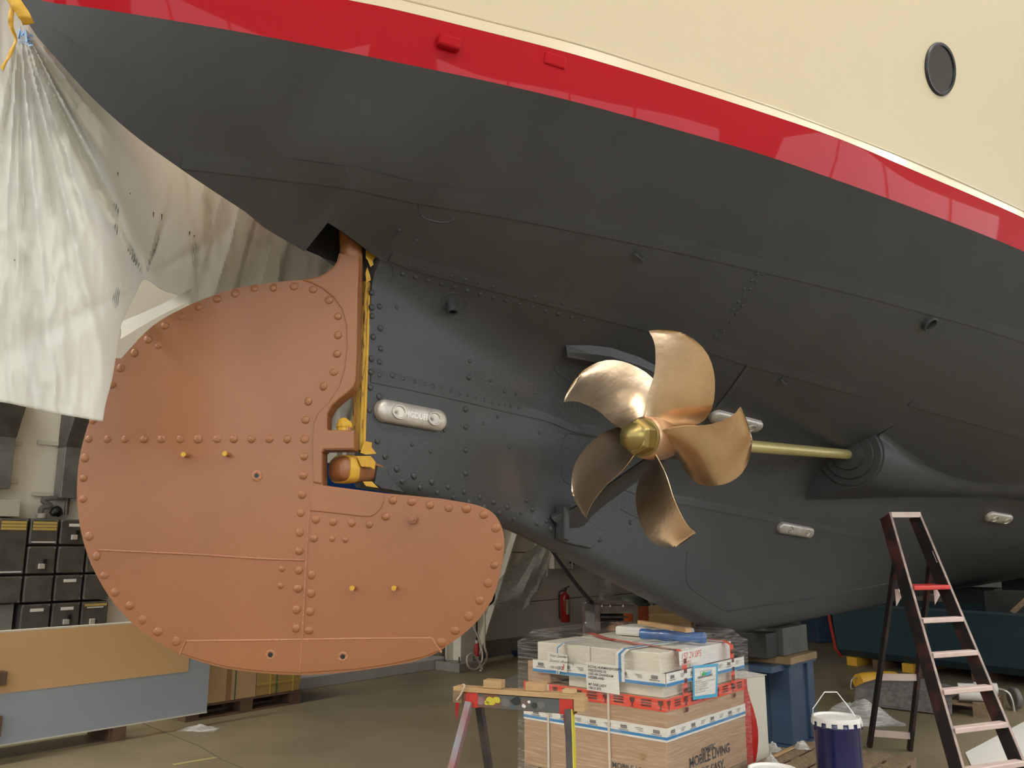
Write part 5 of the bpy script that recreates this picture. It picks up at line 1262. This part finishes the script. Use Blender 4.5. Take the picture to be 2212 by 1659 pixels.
# red tape 1: over the top from the far left to the near edge, then down the right face
r1 = [Tp(1.12, 0.75, zt_l), Tp(0.8, 0.50, zt_l), Tp(0.45, 0.34, zt_l+0.004), Tp(0.05, 0.26, zt_l), Tp(-0.006, 0.25, zw2-0.02), Tp(-0.006, 0.25, zw1), Tp(-0.006, 0.25, vz(1511)-0.01)]
strip3(r1, 0.065, [ZX, ZX, ZX, (ZX+NX).normalized(), NX, NX, NX], M['redtape'], 'warning_tape', wt)
r2 = [Tp(0.5, 0.98, zt_l), Tp(0.06, 0.97, zt_l), Tp(-0.006, 0.96, zw2-0.02), Tp(-0.006, 0.96, vz(1511)-0.01)]
strip3(r2, 0.06, [ZX, (ZX+NX).normalized(), NX, NX], M['redtape'], 'warning_tape', wt)
pb_ = B()
for k in range(6):
    o_ = Tp(-0.016, 0.25, zw2-0.08-0.062*k); pb_.box(o_-E2*0.02, E2*0.04, ZX*0.03, NX*0.0006)
    o_ = Tp(-0.016, 0.96, zw2-0.08-0.062*k); pb_.box(o_-E2*0.018, E2*0.036, ZX*0.03, NX*0.0006)
wt.part('warning_print', pb_, M['tapedark'])
for (x, yb, w) in ((0.86, 0.30, 0.03), (0.33, 0.95, 0.07)):
    pts = [Tp(x, -0.016, vz(1455)-0.08), Tp(x, -0.016, zw2-0.02), Tp(x-0.01, 0.04, zt_l+0.002), Tp(x-0.06, yb, zt_l+0.002)]
    strip3(pts, w, [-AX, -AX, (ZX-AX).normalized(), ZX], M['paper'], 'paper_tape', wt, 0.003)
    strip3([p for p in pts], w*0.3, [-AX, -AX, (ZX-AX).normalized(), ZX], M['blueline'], 'blue_line', wt, 0.0055)
# blue roll and lath on top
bx0, bx1 = at_z(1385, 1369, zw2+0.046), at_z(1522, 1378, zw2+0.046)
br_ = Thing('blue_roll', 'shiny blue foil roll lying on the white cartons', 'roll', (bx0+bx1)/2 - ZX*0.07)
br_.part('roll', B().tube([bx0.lerp(bx1, k/10) for k in range(11)], [0.038+0.004*math.sin(k*2.1) for k in range(11)], 18), M['blueroll'], smooth=True)
d_ = (bx1-bx0).normalized(); X = d_.cross(ZX).normalized(); Y = X.cross(d_)
br_.part('core', B().lathe(bx0-d_*0.004, [(0.022, 0), (0.022, 0.006)], 16, X, Y, d_), M['paper'])
br_.part('core_hole_shade', B().lathe(bx0-d_*0.006, [(0.013, 0), (0.013, 0.006)], 12, X, Y, d_), M['ink'])  # black disc gives the hollow core its inner darkness as colour
l0, l1 = at_z(1383, 1344, zw2+0.112), at_z(1487, 1362, zw2+0.112)
single('wooden_lath', B().bar(l0, l1, 0.05, 0.03), M['wood'], 'brown wooden lath resting on the blue roll', 'lath', bev=0.003)
single('foam_packing', B().poly([Tp(0.3,0.80,zt_l), Tp(0.9,0.78,zt_l), Tp(0.9,1.05,zt_l), Tp(0.35,1.08,zt_l)], ZX*0.07), M['whitefoam'], 'white foam packing slab under the blue roll', 'packing', bev=0.02)
# stretch film around it all
def ringp(g, z, n=10, jit=0.0):
    cs = [(-g, -g), (L1+g, -g), (L1+g, L2+g), (-g, L2+g)]; out_ = []
    for i in range(4):
        a, c = cs[i], cs[(i+1) % 4]
        for k in range(n):
            t_ = k/n; x, y = a[0]+(c[0]-a[0])*t_, a[1]+(c[1]-a[1])*t_
            jt = 0.004*noise.noise(Vector((x*6, y*6, z*9)))*jit
            out_.append(Tp(x, y, z) + (NX if i == 3 else (-AX if i == 0 else (-NX if i == 1 else AX)))*jt)
    return out_ + [out_[0]]
fr = [ringp(0.032, 0.12+(zb1-0.1)*k/6, jit=1) for k in range(7)] + [ringp(0.032, zb1+(zw2-zb1)*k/5, jit=1) for k in range(1, 5)]
fr += [ringp(0.034, zw2+0.004), ringp(-0.005, zw2+0.028), ringp(-0.05, zw2+0.085), ringp(-0.14, zw2+0.0935), ringp(-0.40, zw2+0.094), ringp(-0.56, zw2+0.094)]
fl = single('stretch_film', B().grid(fr), M['film'], 'clear stretch film wrapped around the carton load', 'film', smooth=True)
# ================================================================== TRESTLE
def tp(u, v, y): return at_y(u, v, y)
T0, T1 = tp(985, 1487, 5.35), tp(1262, 1513, 5.05); zt3 = (T0.z+T1.z)/2; T0.z = T1.z = zt3
dT = (T1-T0); eT = dT.normalized(); sT = eT.cross(ZX).normalized()
sh2 = Thing('saw_trestle', 'paint-splattered saw trestle with red and yellow legs', 'trestle', Vector(((T0.x+T1.x)/2, (T0.y+T1.y)/2, 0)))
sh2.part('beam', B().bar(T0+eT*0.06-ZX*0.045, T1-eT*0.05-ZX*0.045, 0.07, 0.08), M['sawpaint'], bev=0.004)
sh2.part('top_board', B().bar(T0-ZX*0.0+ZX*0.012, T1+ZX*0.012, 0.085, 0.028), M['wood'], bev=0.003)
sh2.part('end_block', B().bar(T0-ZX*0.03, T0+eT*0.06-ZX*0.03, 0.09, 0.07), M['oldwood'], bev=0.003)
sh2.part('end_block', B().bar(T1-eT*0.05-ZX*0.03, T1+eT*0.01-ZX*0.03, 0.09, 0.07), M['wood'], bev=0.003)
for a, m in ((0.10, 'sawred'), (0.83, 'sawred')):
    sh2.part('red_band', B().bar(T0+dT*a-ZX*0.045, T0+dT*(a+0.10)-ZX*0.045, 0.074, 0.084), M[m])
for i_, (a, dz, r_, col_) in enumerate(((0.30,.0,.03,'sawyellow'),(0.35,.01,.022,'sawyellow'),(0.27,-.01,.016,'sawyellow'),(0.42,0,.028,'midgrey'),(0.50,.01,.03,'ink'),(0.56,-.012,.012,'paper'),(0.60,.012,.010,'paper'),(0.64,-.005,.02,'olive'),(0.69,.0,.024,'midgrey'),(0.22,.0,.03,'sawgrey'),(0.475,-.02,.012,'steelbluelight'))):
    c_ = T0+dT*a+ZX*(-0.045+dz)+sT*0.0354
    sh2.part('paint_splash', B().poly([c_ + eT*(r_*1.3*q*math.cos(w)) + ZX*(min(0.038, r_)*q*math.sin(w)) for w, q in [(2*math.pi*k/14, 0.7+0.5*abs(noise.noise(Vector((k*0.9, i_*3.1, 0))))) for k in range(14)]], sT*0.0008), M[col_])
def leg(a, spread, side, m, w=0.045, edge=None):
    p = T0+dT*a-ZX*0.06+sT*side*0.03; q = Vector((p.x, p.y, 0.0)) + sT*side*0.26 + eT*spread
    l = sh2.part('leg', B().bar(p, q, w, 0.04, up=eT), M[m], bev=0.002)
    if edge:
        o_ = (eT*0.5+sT).normalized()*0.0
        sh2.part('painted_edge', B().bar(p+eT*0.021, q+eT*0.021, w*0.98, 0.006, up=eT), M[edge], parent=l)
leg(0.13, -0.12, 1, 'sawgrey', 0.05); leg(0.17, 0.02, -1, 'sawblack', 0.045)
leg(0.86, -0.02, -1, 'sawgrey', 0.045); leg(0.90, 0.10, 1, 'sawblack', 0.055, 'sawyellow')
single('red_rag', B().poly([tp(u, v, 5.42) for u, v in ((988,1502),(994,1500),(991,1530),(987,1556),(984,1540),(984,1515))], Vector((0, 0.015, 0))), M['pink'], 'narrow red rag hanging on the trestle leg', 'rag')
for (a, L_, lab) in ((0.24, 0.115, 'short pale wood block near the red end of the trestle'), (0.57, 0.115, 'short pale wood block on the middle of the trestle')):
    p = T0+dT*a+ZX*0.027; single('wood_offcut', B().bar(p+ZX*0.024, p+eT*L_+ZX*0.024, 0.07, 0.047), M['wood'], lab, 'wood block', bev=0.003)
p = T0+dT*0.85+ZX*0.027; single('wood_offcut', B().bar(p+ZX*0.011, p+eT*0.07+ZX*0.011, 0.06, 0.022), M['plyend'], 'thin pale offcut at the end of the trestle', 'wood block', bev=0.002)
p = T0+dT*0.05
single('twine', B().tube(smooth_path([p+ZX*0.03, p+eT*0.04+ZX*0.04-sT*-0.05, p+eT*0.02+sT*0.055-ZX*0.01, p-eT*0.01+sT*0.05-ZX*0.05], 4), 0.006, 6), M['creamcable'], 'pale twine knotted over the trestle end', 'twine', smooth=True)
# ================================================================== STEP LADDER
def lz(u, v, z): return at_z(u, v, z)
FL, FR = at_z(2108, 1752, 0), at_z(2246, 1727, 0); TL = at_y(1923, 1108, 6.90); TRt = at_y(1986, 1108, 7.02)
ld = Thing('step_ladder', 'worn black step ladder with pinkish treads and a red platform', 'ladder', (FL+FR)/2)
ux = (FR-FL).normalized()
def rail(A, Bp, nm='rail', w=0.028, dpt=0.11, edge=True):
    d_ = (Bp-A).normalized(); fw = ux.cross(d_).normalized()
    if fw.y > 0: fw = -fw
    r_ = ld.part(nm, B().box(A-ux*w/2-fw*0.0, ux*w, (Bp-A), -fw*dpt), M['ladder'], bev=0.003)
    if edge: ld.part('worn_edge', B().box(A-ux*w*0.42+fw*0.0005, ux*w*0.84, (Bp-A), fw*0.002), M['ladderedge'], parent=r_)
    return fw
fwd = rail(FL, TL); rail(FR, TRt)
ld.part('top_rail', B().bar(TL-ZX*0.015, TRt-ZX*0.015, 0.03, 0.045), M['tread'], bev=0.003)
def onrail(A, Bp, z): return A + (Bp-A)*((z-A.z)/(Bp.z-A.z))
zp = at_y(2010, 1275, 6.62).z
for i in range(6):
    z = zp - 0.235*i if i else zp
    if z < 0.05: break
    a, c = onrail(FL, TL, z), onrail(FR, TRt, z)
    if i == 0:
        ld.part('platform', B().box(a+ux*0.014-Vector((0, 0.012, 0.0)), (c-a)-ux*0.028, Vector((0, 0.27, 0)), ZX*0.035), M['treadred'], bev=0.01, label='red painted platform')
    else:
        ld.part('tread', B().box(a+ux*0.014-Vector((0, 0.008, 0)), (c-a)-ux*0.028, Vector((0, 0.085, 0)), ZX*0.036), M['tread'], bev=0.006)
# back legs
BL, BR = at_z(1878, 1614, 0), at_z(1965, 1622, 0)
hz = at_y(1925, 1210, 6.85).z; HL, HR = onrail(FL, TL, hz)+Vector((-0.02, 0.10, 0)), onrail(FR, TRt, hz)+Vector((-0.02, 0.10, 0))
for (a, c) in ((BL, HL), (BR, HR)):
    ld.part('back_leg', B().bar(a, c, 0.026, 0.060, up=Vector((0, 1, 0.1))), M['ladder'], bev=0.002)
def onleg(a, c, z): return a+(c-a)*(z/c.z)
for z, m in ((at_y(1925, 1585, 7.55).z, 'tread'), (at_y(1925, 1463, 7.3).z, 'tread')):
    ld.part('back_brace', B().bar(onleg(BL, HL, z), onleg(BR, HR, z), 0.02, 0.055), M[m], bev=0.002)
for A, Bp in ((FL, TL), (FR, TRt)):
    q = onrail(A, Bp, hz+0.03); ld.part('hinge_plate', B().box(q-ux*0.02+fwd*0.003-ZX*0.05, ux*0.04, fwd*0.004, (Bp-A).normalized()*0.10), M['tread'])
for a, c in ((HL, FL), (HR, FR)):
    q = onrail(FL, TL, hz) if a is HL else onrail(FR, TRt, hz); ld.part('hinge_arm', B().bar(q+Vector((0, .02, 0)), a, 0.02, 0.07), M['ladder'])
pl_, pr2 = onrail(FL, TL, zp), onrail(FR, TRt, zp)
for (o_, sg) in ((pl_, -1), (pr2, -1)):
    g0 = o_ + Vector((0, 0.20, 0))
    ld.part('gusset', B().poly([g0-ux*0.06, g0+ux*0.05*0+ux*0.06, g0-ux*0.06-ZX*0.13], Vector((0, 0.006, 0))), M['tread'])
for o_ in (pl_, pr2):
    ld.part('stay_rod', B().tube([o_+Vector((-0.03, 0.17, 0)), onrail(FL if o_ is pl_ else FR, TL if o_ is pl_ else TRt, zp-0.235)+Vector((-0.01, 0.10, 0))], 0.004, 6), M['alu'])
zb3 = 0.22 
ld.part('foot_stay', B().tube([onrail(FL, TL, 0.16)+ux*0.06, onrail(FL, TL, 0.02)+ux*0.03], 0.006, 6), M['alu'])
ld.part('foot_stay', B().tube([onrail(FR, TRt, 0.16)-ux*0.10, onrail(FR, TRt, 0.02)-ux*0.02], 0.006, 6), M['alu'])
# ================================================================== KEEL SUPPORT
kc = sbz(at_z(1716, 1617, 0)); ks, kb2 = kc[0], kc[1]
kw, kl = 0.62, 0.55; zst = at_b(1716, 1432, kb2).z
sp_ = Thing('support_stand', 'blue steel support stand under the keel', 'stand', ship(ks+kl/2, kb2-kw/2, 0))
sp_.part('base_plate', B().box(ship(ks-0.02, kb2-kw-0.02, 0), AX*(kl+0.04), NX*(kw+0.04), ZX*0.02), M['steelblue'])
sp_.part('body', B().box(ship(ks+0.03, kb2-kw+0.03, 0.02), AX*(kl-0.06), NX*(kw-0.06), ZX*(zst-0.04)), M['steelblue'])
for (x, y) in ((0, 0), (0, 1), (1, 0), (1, 1)):
    sp_.part('corner_post', B().box(ship(ks+(kl-0.14)*x, kb2-0.20-(kw-0.20)*y, 0.02), AX*0.14, NX*0.20, ZX*(zst-0.04)), M['steelblue'], bev=0.01)
sp_.part('stiffener', B().box(ship(ks+0.01, kb2-0.36, 0.02), AX*0.05, NX*0.05, ZX*(zst-0.04)), M['steelblue'])
sp_.part('top_plate', B().box(ship(ks-0.02, kb2-kw-0.02, zst-0.02), AX*(kl+0.04), NX*(kw+0.04), ZX*0.02), M['steelblue'])
zpl = at_b(1716, 1420, kb2+0.03).z+0.015
single('plywood_pad', B().box(ship(ks-0.04, kb2-kw-0.05, zst), AX*(kl+0.06), NX*(kw+0.08), ZX*0.06), M['ply'], 'worn plywood pad lying on the blue support stand', 'pad', bev=0.003)
ztm0 = zst+0.062; ztm1 = 0.988
p = ship(ks-0.02, -0.42, 0)
single('timber_block', B().box(ship(ks+0.0, -0.48, ztm0), AX*0.55, NX*0.58, ZX*(ztm1-ztm0)), M['greytimber'], 'grey green timber block between plywood pad and keel', 'timber', bev=0.006)
single('timber_block', B().box(ship(ks-0.26, -0.46, ztm0), AX*0.24, NX*0.52, ZX*(ztm1-ztm0-0.03)), M['blacktimber'], 'black timber block at the aft end of the keel support', 'timber', bev=0.006)
sp_.part('outrigger', B().box(ship(ks-0.28, kb2-kw+0.02, zst-0.05), AX*0.28, NX*(kw-0.06), ZX*0.05), M['steelblue'])
# ================================================================== RIGHT FLOOR: pallet, pails, box
pq = sbz(at_z(1975, 1640, 0.144))
euro_pallet('pallet', 'grey-brown wooden pallet under the navy pail', pq[0]-0.95, pq[1]+0.0, 1.0, pq[1]-lb0-0.06, M['oldwood'])
def pail(u, v, y, r, h, zb, label, name='paint_pail', handle=True):
    c = at_y(u, v, y); c = Vector((c.x, c.y, zb)); t = Thing(name, label, 'pail', c)
    t.part('body', B().lathe(c, [(r*0.93, 0), (r*0.95, 0.006), (r*0.97, h*0.3), (r*1.0, h*0.86), (r*1.02, h*0.87), (r*1.02, h*0.90), (r, h*0.91), (r, h-0.016)], 36), M['bucket'], smooth=True)
    t.part('lid', B().lathe(c, [(r*1.04, h-0.022), (r*1.05, h-0.004), (r*1.03, h+0.006), (r*0.97, h+0.006), (r*0.94, h-0.006), (0.001, h-0.003)], 36), M['whitelid'], smooth=True)
    for k in range(14):
        a = 2*math.pi*k/14; p = c+Vector((r*1.05*math.cos(a), r*1.05*math.sin(a), h-0.03))
        t.part('lid_tab', B().cbox(p, 0.006, 0.034, 0.03, Vector((math.cos(a), math.sin(a), 0)), Vector((-math.sin(a), math.cos(a), 0))), M['whitelid'])
    if handle:
        pts = [c+Vector((-r*1.05, 0, h-0.05)), c+Vector((-r*1.02, 0, h+0.05)), c+Vector((-r*0.40, 0.02, h+0.15)), c+Vector((r*0.15, 0.02, h+0.15)), c+Vector((r*0.70, 0.01, h+0.04)), c+Vector((r*1.05, 0, h-0.05))]
        t.part('wire_handle', B().tube(pts, 0.004, 6), M['wire'])
        for sg in (-1, 1): t.part('ear', B().lathe(c+Vector((sg*r*1.0, 0, h-0.06)), [(0.02, -0.01), (0.02, 0.015)], 10, Vector((0,1,0)), ZX, Vector((1,0,0))), M['bucket'])
    return t
zpt = at_y(1810, 1548, 5.75).z
pail(1810, 1600, 5.75, 0.146, zpt-0.146, 0.1445, 'tall navy blue paint pail with dirty white lid on the pallet')
pail(1668, 1640, 5.15, 0.135, at_y(1668, 1662, 5.15).z, 0.0, 'low navy pail with white rim beside the wrapped load', handle=False)
# white box with red wave
wy = 7.0; w0 = at_y(1601, 1640, wy); wz0 = 0.0; wzt = at_y(1601, 1470, wy).z
wd = Vector((math.cos(-0.0)*1, 0.62, 0)).normalized(); wn = Vector((wd.y, -wd.x, 0))
wl = (at_y(1660, 1600, wy+0.14)-w0); wl.z = 0
wbx = Thing('white_red_box', 'white carton with a red wave standing beside the wrapped load', 'box', Vector((w0.x, w0.y, wz0)))
wo = Vector((w0.x, w0.y, wz0)); ew = wl.normalized(); Lw = wl.length; nw = Vector((ew.y, -ew.x, 0)); hw = wzt-wz0+0.02
wbx.part('box', B().box(wo, ew*Lw, -nw*0.25, ZX*hw), M['whitebox'], bev=0.003)
wv = [(0.04, 0.0), (0.30, 0.0), (0.30, 0.0)]
wave = [(0.03, hw*0.98), (0.33, hw*0.98), (0.34, hw*0.86), (0.42, hw*0.74), (0.52, hw*0.62), (0.60, hw*0.50), (0.64, hw*0.38), (0.63, hw*0.26), (0.58, hw*0.14), (0.50, hw*0.03), (0.03, hw*0.0)]
wbx.part('red_wave', B().poly([wo+ew*Lw*x+ZX*z+nw*0.001 for x, z in wave], nw*0.001), M['extred'], label='red wave print')
wbx.part('top_flap', B().box(wo+ZX*(hw+0.001)-ew*0.01+nw*0.01, ew*(Lw+0.02), -nw*0.27, ZX*0.004), M['paper'])
crumple('plastic_scrap', 1666, 1646, 0.1435, 0.05, 0.05, 0.07, 'crumpled clear plastic on the pallet edge near the white box', seed=1)
crumple('plastic_scrap', 1672, 1622, 0.0, 0.075, 0.06, 0.11, 'crumpled clear plastic on the floor before the blue stand', seed=2)
crumple('plastic_scrap', 1732, 1616, 0.1435, 0.06, 0.06, 0.06, 'small grey plastic scrap at the end of the stir stick', seed=5)
single('stir_stick', B().bar(at_z(1672, 1634, 0.152), at_z(1712, 1615, 0.155), 0.035, 0.008), M['wood'], 'flat wooden stir stick lying on the pallet', 'stick', bev=0.002)
o = crumple('plastic_sheeting', 1850, 1556, 0, 0.36, 0.30, 0.26, 'heap of clear plastic sheeting behind the navy pail', seed=8, nn=22)
# rolls, felt blanket on a low pallet
rp_ = sbz(at_z(2136, 1553, 0.0))
rpt = euro_pallet('pallet', 'low wooden pallet carrying felt and white rolls behind the ladder', rp_[0], rp_[1], 0.8, 1.25, M['oldwood'])
def roll(u0, v0, u1, v1, z, r, label):
    a, c = at_z(u0, v0, z), at_z(u1, v1, z); d_ = (c-a).normalized(); X = d_.cross(ZX).normalized(); Y = X.cross(d_)
    t = Thing('white_roll', label, 'roll', (a+c)/2-ZX*r, 'white rolls on the low pallet')
    t.part('roll', B().lathe(a, [(r*0.55, 0), (r, 0), (r, (c-a).length), (r*0.55, (c-a).length), (r*0.55, (c-a).length-0.01), (0.001, (c-a).length-0.01)], 20, X, Y, d_), M['whitefoam'], smooth=True); 
    t.part('core', B().lathe(c+d_*-0.006, [(r*0.5, 0), (r*0.5, 0.004)], 14, X, Y, d_), M['carddark'])
    return t
def roll_at(ds, db, r, L, label):
    c = ship(rp_[0]+ds, rp_[1]+db, 0.1435+r); a = c - (NX*0.75+AX*0.25).normalized()*L
    t = Thing('white_roll', label, 'roll', (a+c)/2-ZX*r, 'white rolls on the low pallet'); d_ = (c-a).normalized(); X = d_.cross(ZX).normalized(); Y = X.cross(d_)
    t.part('roll', B().lathe(a, [(r*0.55, 0), (r, 0), (r, L), (r*0.55, L), (r*0.55, L-0.10), (0.001, L-0.10)], 20, X, Y, d_), M['whitefoam'], smooth=True)
    t.part('core', B().lathe(c-d_*0.102, [(r*0.5, 0), (r*0.5, 0.004)], 14, X, Y, d_), M['carddark'])
roll_at(0.12, -0.04, 0.085, 0.24, 'thick white roll with dark core lying on the low pallet')
roll_at(0.38, -0.02, 0.070, 0.22, 'white roll behind the thick white roll')
roll_at(0.62, -0.02, 0.062, 0.22, 'thin white roll next to the bent chrome tube')
p = ship(rp_[0]+0.62, rp_[1]+0.05, 0.2)
single('bent_tube', B().tube(smooth_path([p-NX*0.14+ZX*0.0, p-NX*0.05+ZX*0.01, p+NX*0.03-ZX*0.02, p+NX*0.06-ZX*0.10, p+NX*0.065-ZX*0.20], 5), 0.014, 8), M['alu'], 'bent chrome tube resting on the white rolls', 'tube', smooth=True)
p = at_z(2186, 1508, 0.12); single('grey_disc', B().lathe(p, [(0.10, 0), (0.11, 0.01), (0.11, 0.05), (0.09, 0.06), (0.03, 0.062)], 20, Vector((0,1,0)), ZX, Vector((1,0,0))), M['midgrey'], 'grey plastic disc standing at the end of the rolls', 'disc', smooth=True)
rows = []      # felt: bulging over the deck, hanging down the near side of the pallet to the floor
FP = [(0.70, 0.162), (0.50, 0.162), (0.30, 0.162), (0.12, 0.162), (0.0, 0.162), (-0.022, 0.152), (-0.032, 0.10), (-0.045, 0.05), (-0.07, 0.02), (-0.12, 0.016)]
for i in range(41):
    x = i/40; b_ = rp_[1] - 1.30 + 0.98*x; row = []
    P_ = smooth_path([(a, z, 0) for a, z in FP], 4)
    for q in P_:
        top = max(0, min(1, q.x/0.12)); bul = math.sin(math.pi*min(1, max(0, x*1.05)))**0.7 if 0 < x < 0.95 else 0
        lift = top*(0.10*bul*math.sin(math.pi*min(1, max(0, q.x/0.7)))**0.6 + 0.02*abs(noise.noise(Vector((x*6, q.x*6, 2)))))
        out_ = 0.015*abs(noise.noise(Vector((x*9, q.y*8, 4))))*(1-top)
        row.append(ship(rp_[0]+q.x-out_, b_, q.y+lift))
    rows.append(row)
fe_ = single('felt_blanket', B().grid(rows), M['felt'], 'grey felt blanket draped over the low pallet behind the ladder', 'blanket', smooth=True)
md = fe_.modifiers.new('solid', 'SOLIDIFY'); md.thickness = 0.012; md.offset = 0
yt = Thing('yellow_tube', 'yellow padded tube with a wire hook behind the ladder', 'tube', at_z(1885, 1490, 0.2))
a, c = at_z(1853, 1472, 0.102), at_z(1935, 1466, 0.102)
yt.part('tube', B().tube([a.lerp(c, k/6) for k in range(7)], [0.085, .10, .10, .095, .10, .095, .08], 16), M['yellow'], smooth=True)
yt.part('hook', B().tube(smooth_path([a+Vector((0, 0, 0.05)), a+Vector((-0.07, 0, 0.02)), a+Vector((-0.09, 0, -0.08)), a+Vector((-0.06, 0, -0.08))], 4), 0.008, 6), M['alu'], smooth=True)
yt.part('prop', B().lathe(Vector((c.x, c.y, 0)), [(0.06, 0), (0.06, 0.012)], 12), M['darkwood'])
# white sheet on the floor at the right
single('white_floor_sheet', B().poly([at_z(u, v, 0) for u, v in ((2085,1627),(2235,1548),(2330,1600),(2300,1720),(2120,1700))], ZX*0.006), M['paper'], 'white sheet lying flat on the floor by the ladder', 'sheet')
# ================================================================== TEAL TUB AND CLUTTER IN THE SHADE
ta, tb2 = at_z(1812, 1420, 0.10), at_z(2330, 1482, 0.10); zt5 = at_y(1812, 1318, ta.y).z
tdir = (tb2-ta); tdir.z = 0; tn = Vector((-tdir.y, tdir.x, 0)).normalized()
if tn.y < 0: tn = -tn
tub = Thing('teal_tub', 'large dark teal tub with a red end edge on yellow blocks', 'tub', (ta+tb2)/2)
def tq(x, y, z): return Vector((ta.x, ta.y, 0)) + tdir*x + tn*y + ZX*z
zr5 = at_y(2000, 1318, (ta.y+tb2.y)/2).z
fl_ = 0.06
sect = lambda x: [tq(x, 0.12, 0.12), tq(x, 0.0, 0.22), tq(x, -0.08, zr5*0.7), tq(x, -0.10, zr5), tq(x, 0.0, zr5), tq(x, 0.02, zr5*0.7), tq(x, 0.12, 0.26), tq(x, 1.5, 0.26), tq(x, 1.6, zr5), tq(x, 1.7, zr5), tq(x, 1.6, 0.2), tq(x, 1.5, 0.12), tq(x, 0.12, 0.12)]
tub.part('shell', B().grid([sect(k/12) for k in range(13)]), M['tubteal'])
tub.part('end_panel', B().poly([tq(0, 0.12, 0.12), tq(0, 0.0, 0.22), tq(-0.01, -0.08, zr5*0.7), tq(-0.012, -0.10, zr5), tq(-0.012, 1.7, zr5), tq(0, 1.6, 0.2), tq(0, 1.5, 0.12)], tdir.normalized()*-0.03), M['tubteal'])
tub.part('red_edge', B().tube([tq(-0.008, 0.10, 0.11), tq(-0.010, -0.02, 0.22), tq(-0.012, -0.10, zr5*0.7), tq(-0.014, -0.12, zr5)], 0.022, 8), M['tubred'], label='red painted end edge')
tub.part('rim', B().bar(tq(0, -0.06, zr5+0.01), tq(1, -0.06, zr5+0.01), 0.10, 0.03), M['tubrim'])
for x, m in ((0.03, 'yellow'), (0.16, 'darkwood'), (0.30, 'yellow'), (0.6, 'darkwood'), (0.85, 'darkwood')):
    tub.part('support_block', B().box(tq(x, 0.05, 0), tdir.normalized()*0.16, tn*1.3, ZX*0.118), M[m])
bc_ = at_y(1876, 1330, ta.y+2.3)
bd = Thing('blue_drum', 'blue-grey plastic drum standing behind the red edged end of the teal tub', 'drum', Vector((bc_.x, bc_.y, 0.0)))
bz = at_y(1870, 1322, ta.y+2.3).z
bd.part('drum', B().lathe(Vector((bc_.x, bc_.y, 0.0)), [(0.30, 0), (0.33, 0.03), (0.33, bz-0.07), (0.31, bz-0.03), (0.30, bz-0.01)], 28), M['steelblue'], smooth=True)
bd.part('lid', B().lathe(Vector((bc_.x, bc_.y, 0.0)), [(0.335, bz-0.01), (0.335, bz+0.02), (0.30, bz+0.03), (0.001, bz+0.03)], 28), M['tubrim'], smooth=True)
# dark clutter beyond the tub
xb = tq(0.62, 0.45, 0.262)
single('dark_crate', B().box(xb, tdir.normalized()*0.55, tn*0.6, ZX*0.85), M['greytimber'], 'dark grey-green crate standing in the teal tub', 'crate', bev=0.01)
a = tq(0.80, -0.05, zr5+0.03); c = a + tdir.normalized()*0.45 + tn*0.25 + ZX*0.50
single('timber_prop', B().bar(a, c, 0.06, 0.06), M['oldwood'], 'slanting timber prop leaning above the teal tub rim', 'prop')
c0 = tq(0.98, 0.3, 0.0); single('timber_post', B().box(c0, tdir.normalized()*0.10, tn*0.10, ZX*1.72), M['oldwood'], 'upright timber post behind the teal tub', 'post') if False else None
# second dark keel block further forward, and a dark container
single('keel_block', B().box(ship(8.2, -0.35, 0), AX*0.6, NX*0.7, ZX*1.06), M['blacktimber'], 'stacked dark keel block under the hull beyond the teal tub', 'keel block', bev=0.01)
single('keel_block', B().box(ship(12.5, -0.35, 0), AX*0.6, NX*0.7, ZX*1.07), M['blacktimber'], 'dark keel block far forward under the hull', 'keel block', bev=0.01)
p = at_z(1780, 1362, 0.0)
dk = at_y(1765, 1360, 15.5)
single('navy_bin', B().box(Vector((dk.x, dk.y, 0)), Vector((0.55, 0.1, 0)), Vector((-0.1, 0.6, 0)), ZX*(at_y(1780, 1312, 15.5).z)), M['steelblue'], 'navy bin standing on the floor beyond the keel', 'bin', bev=0.02)
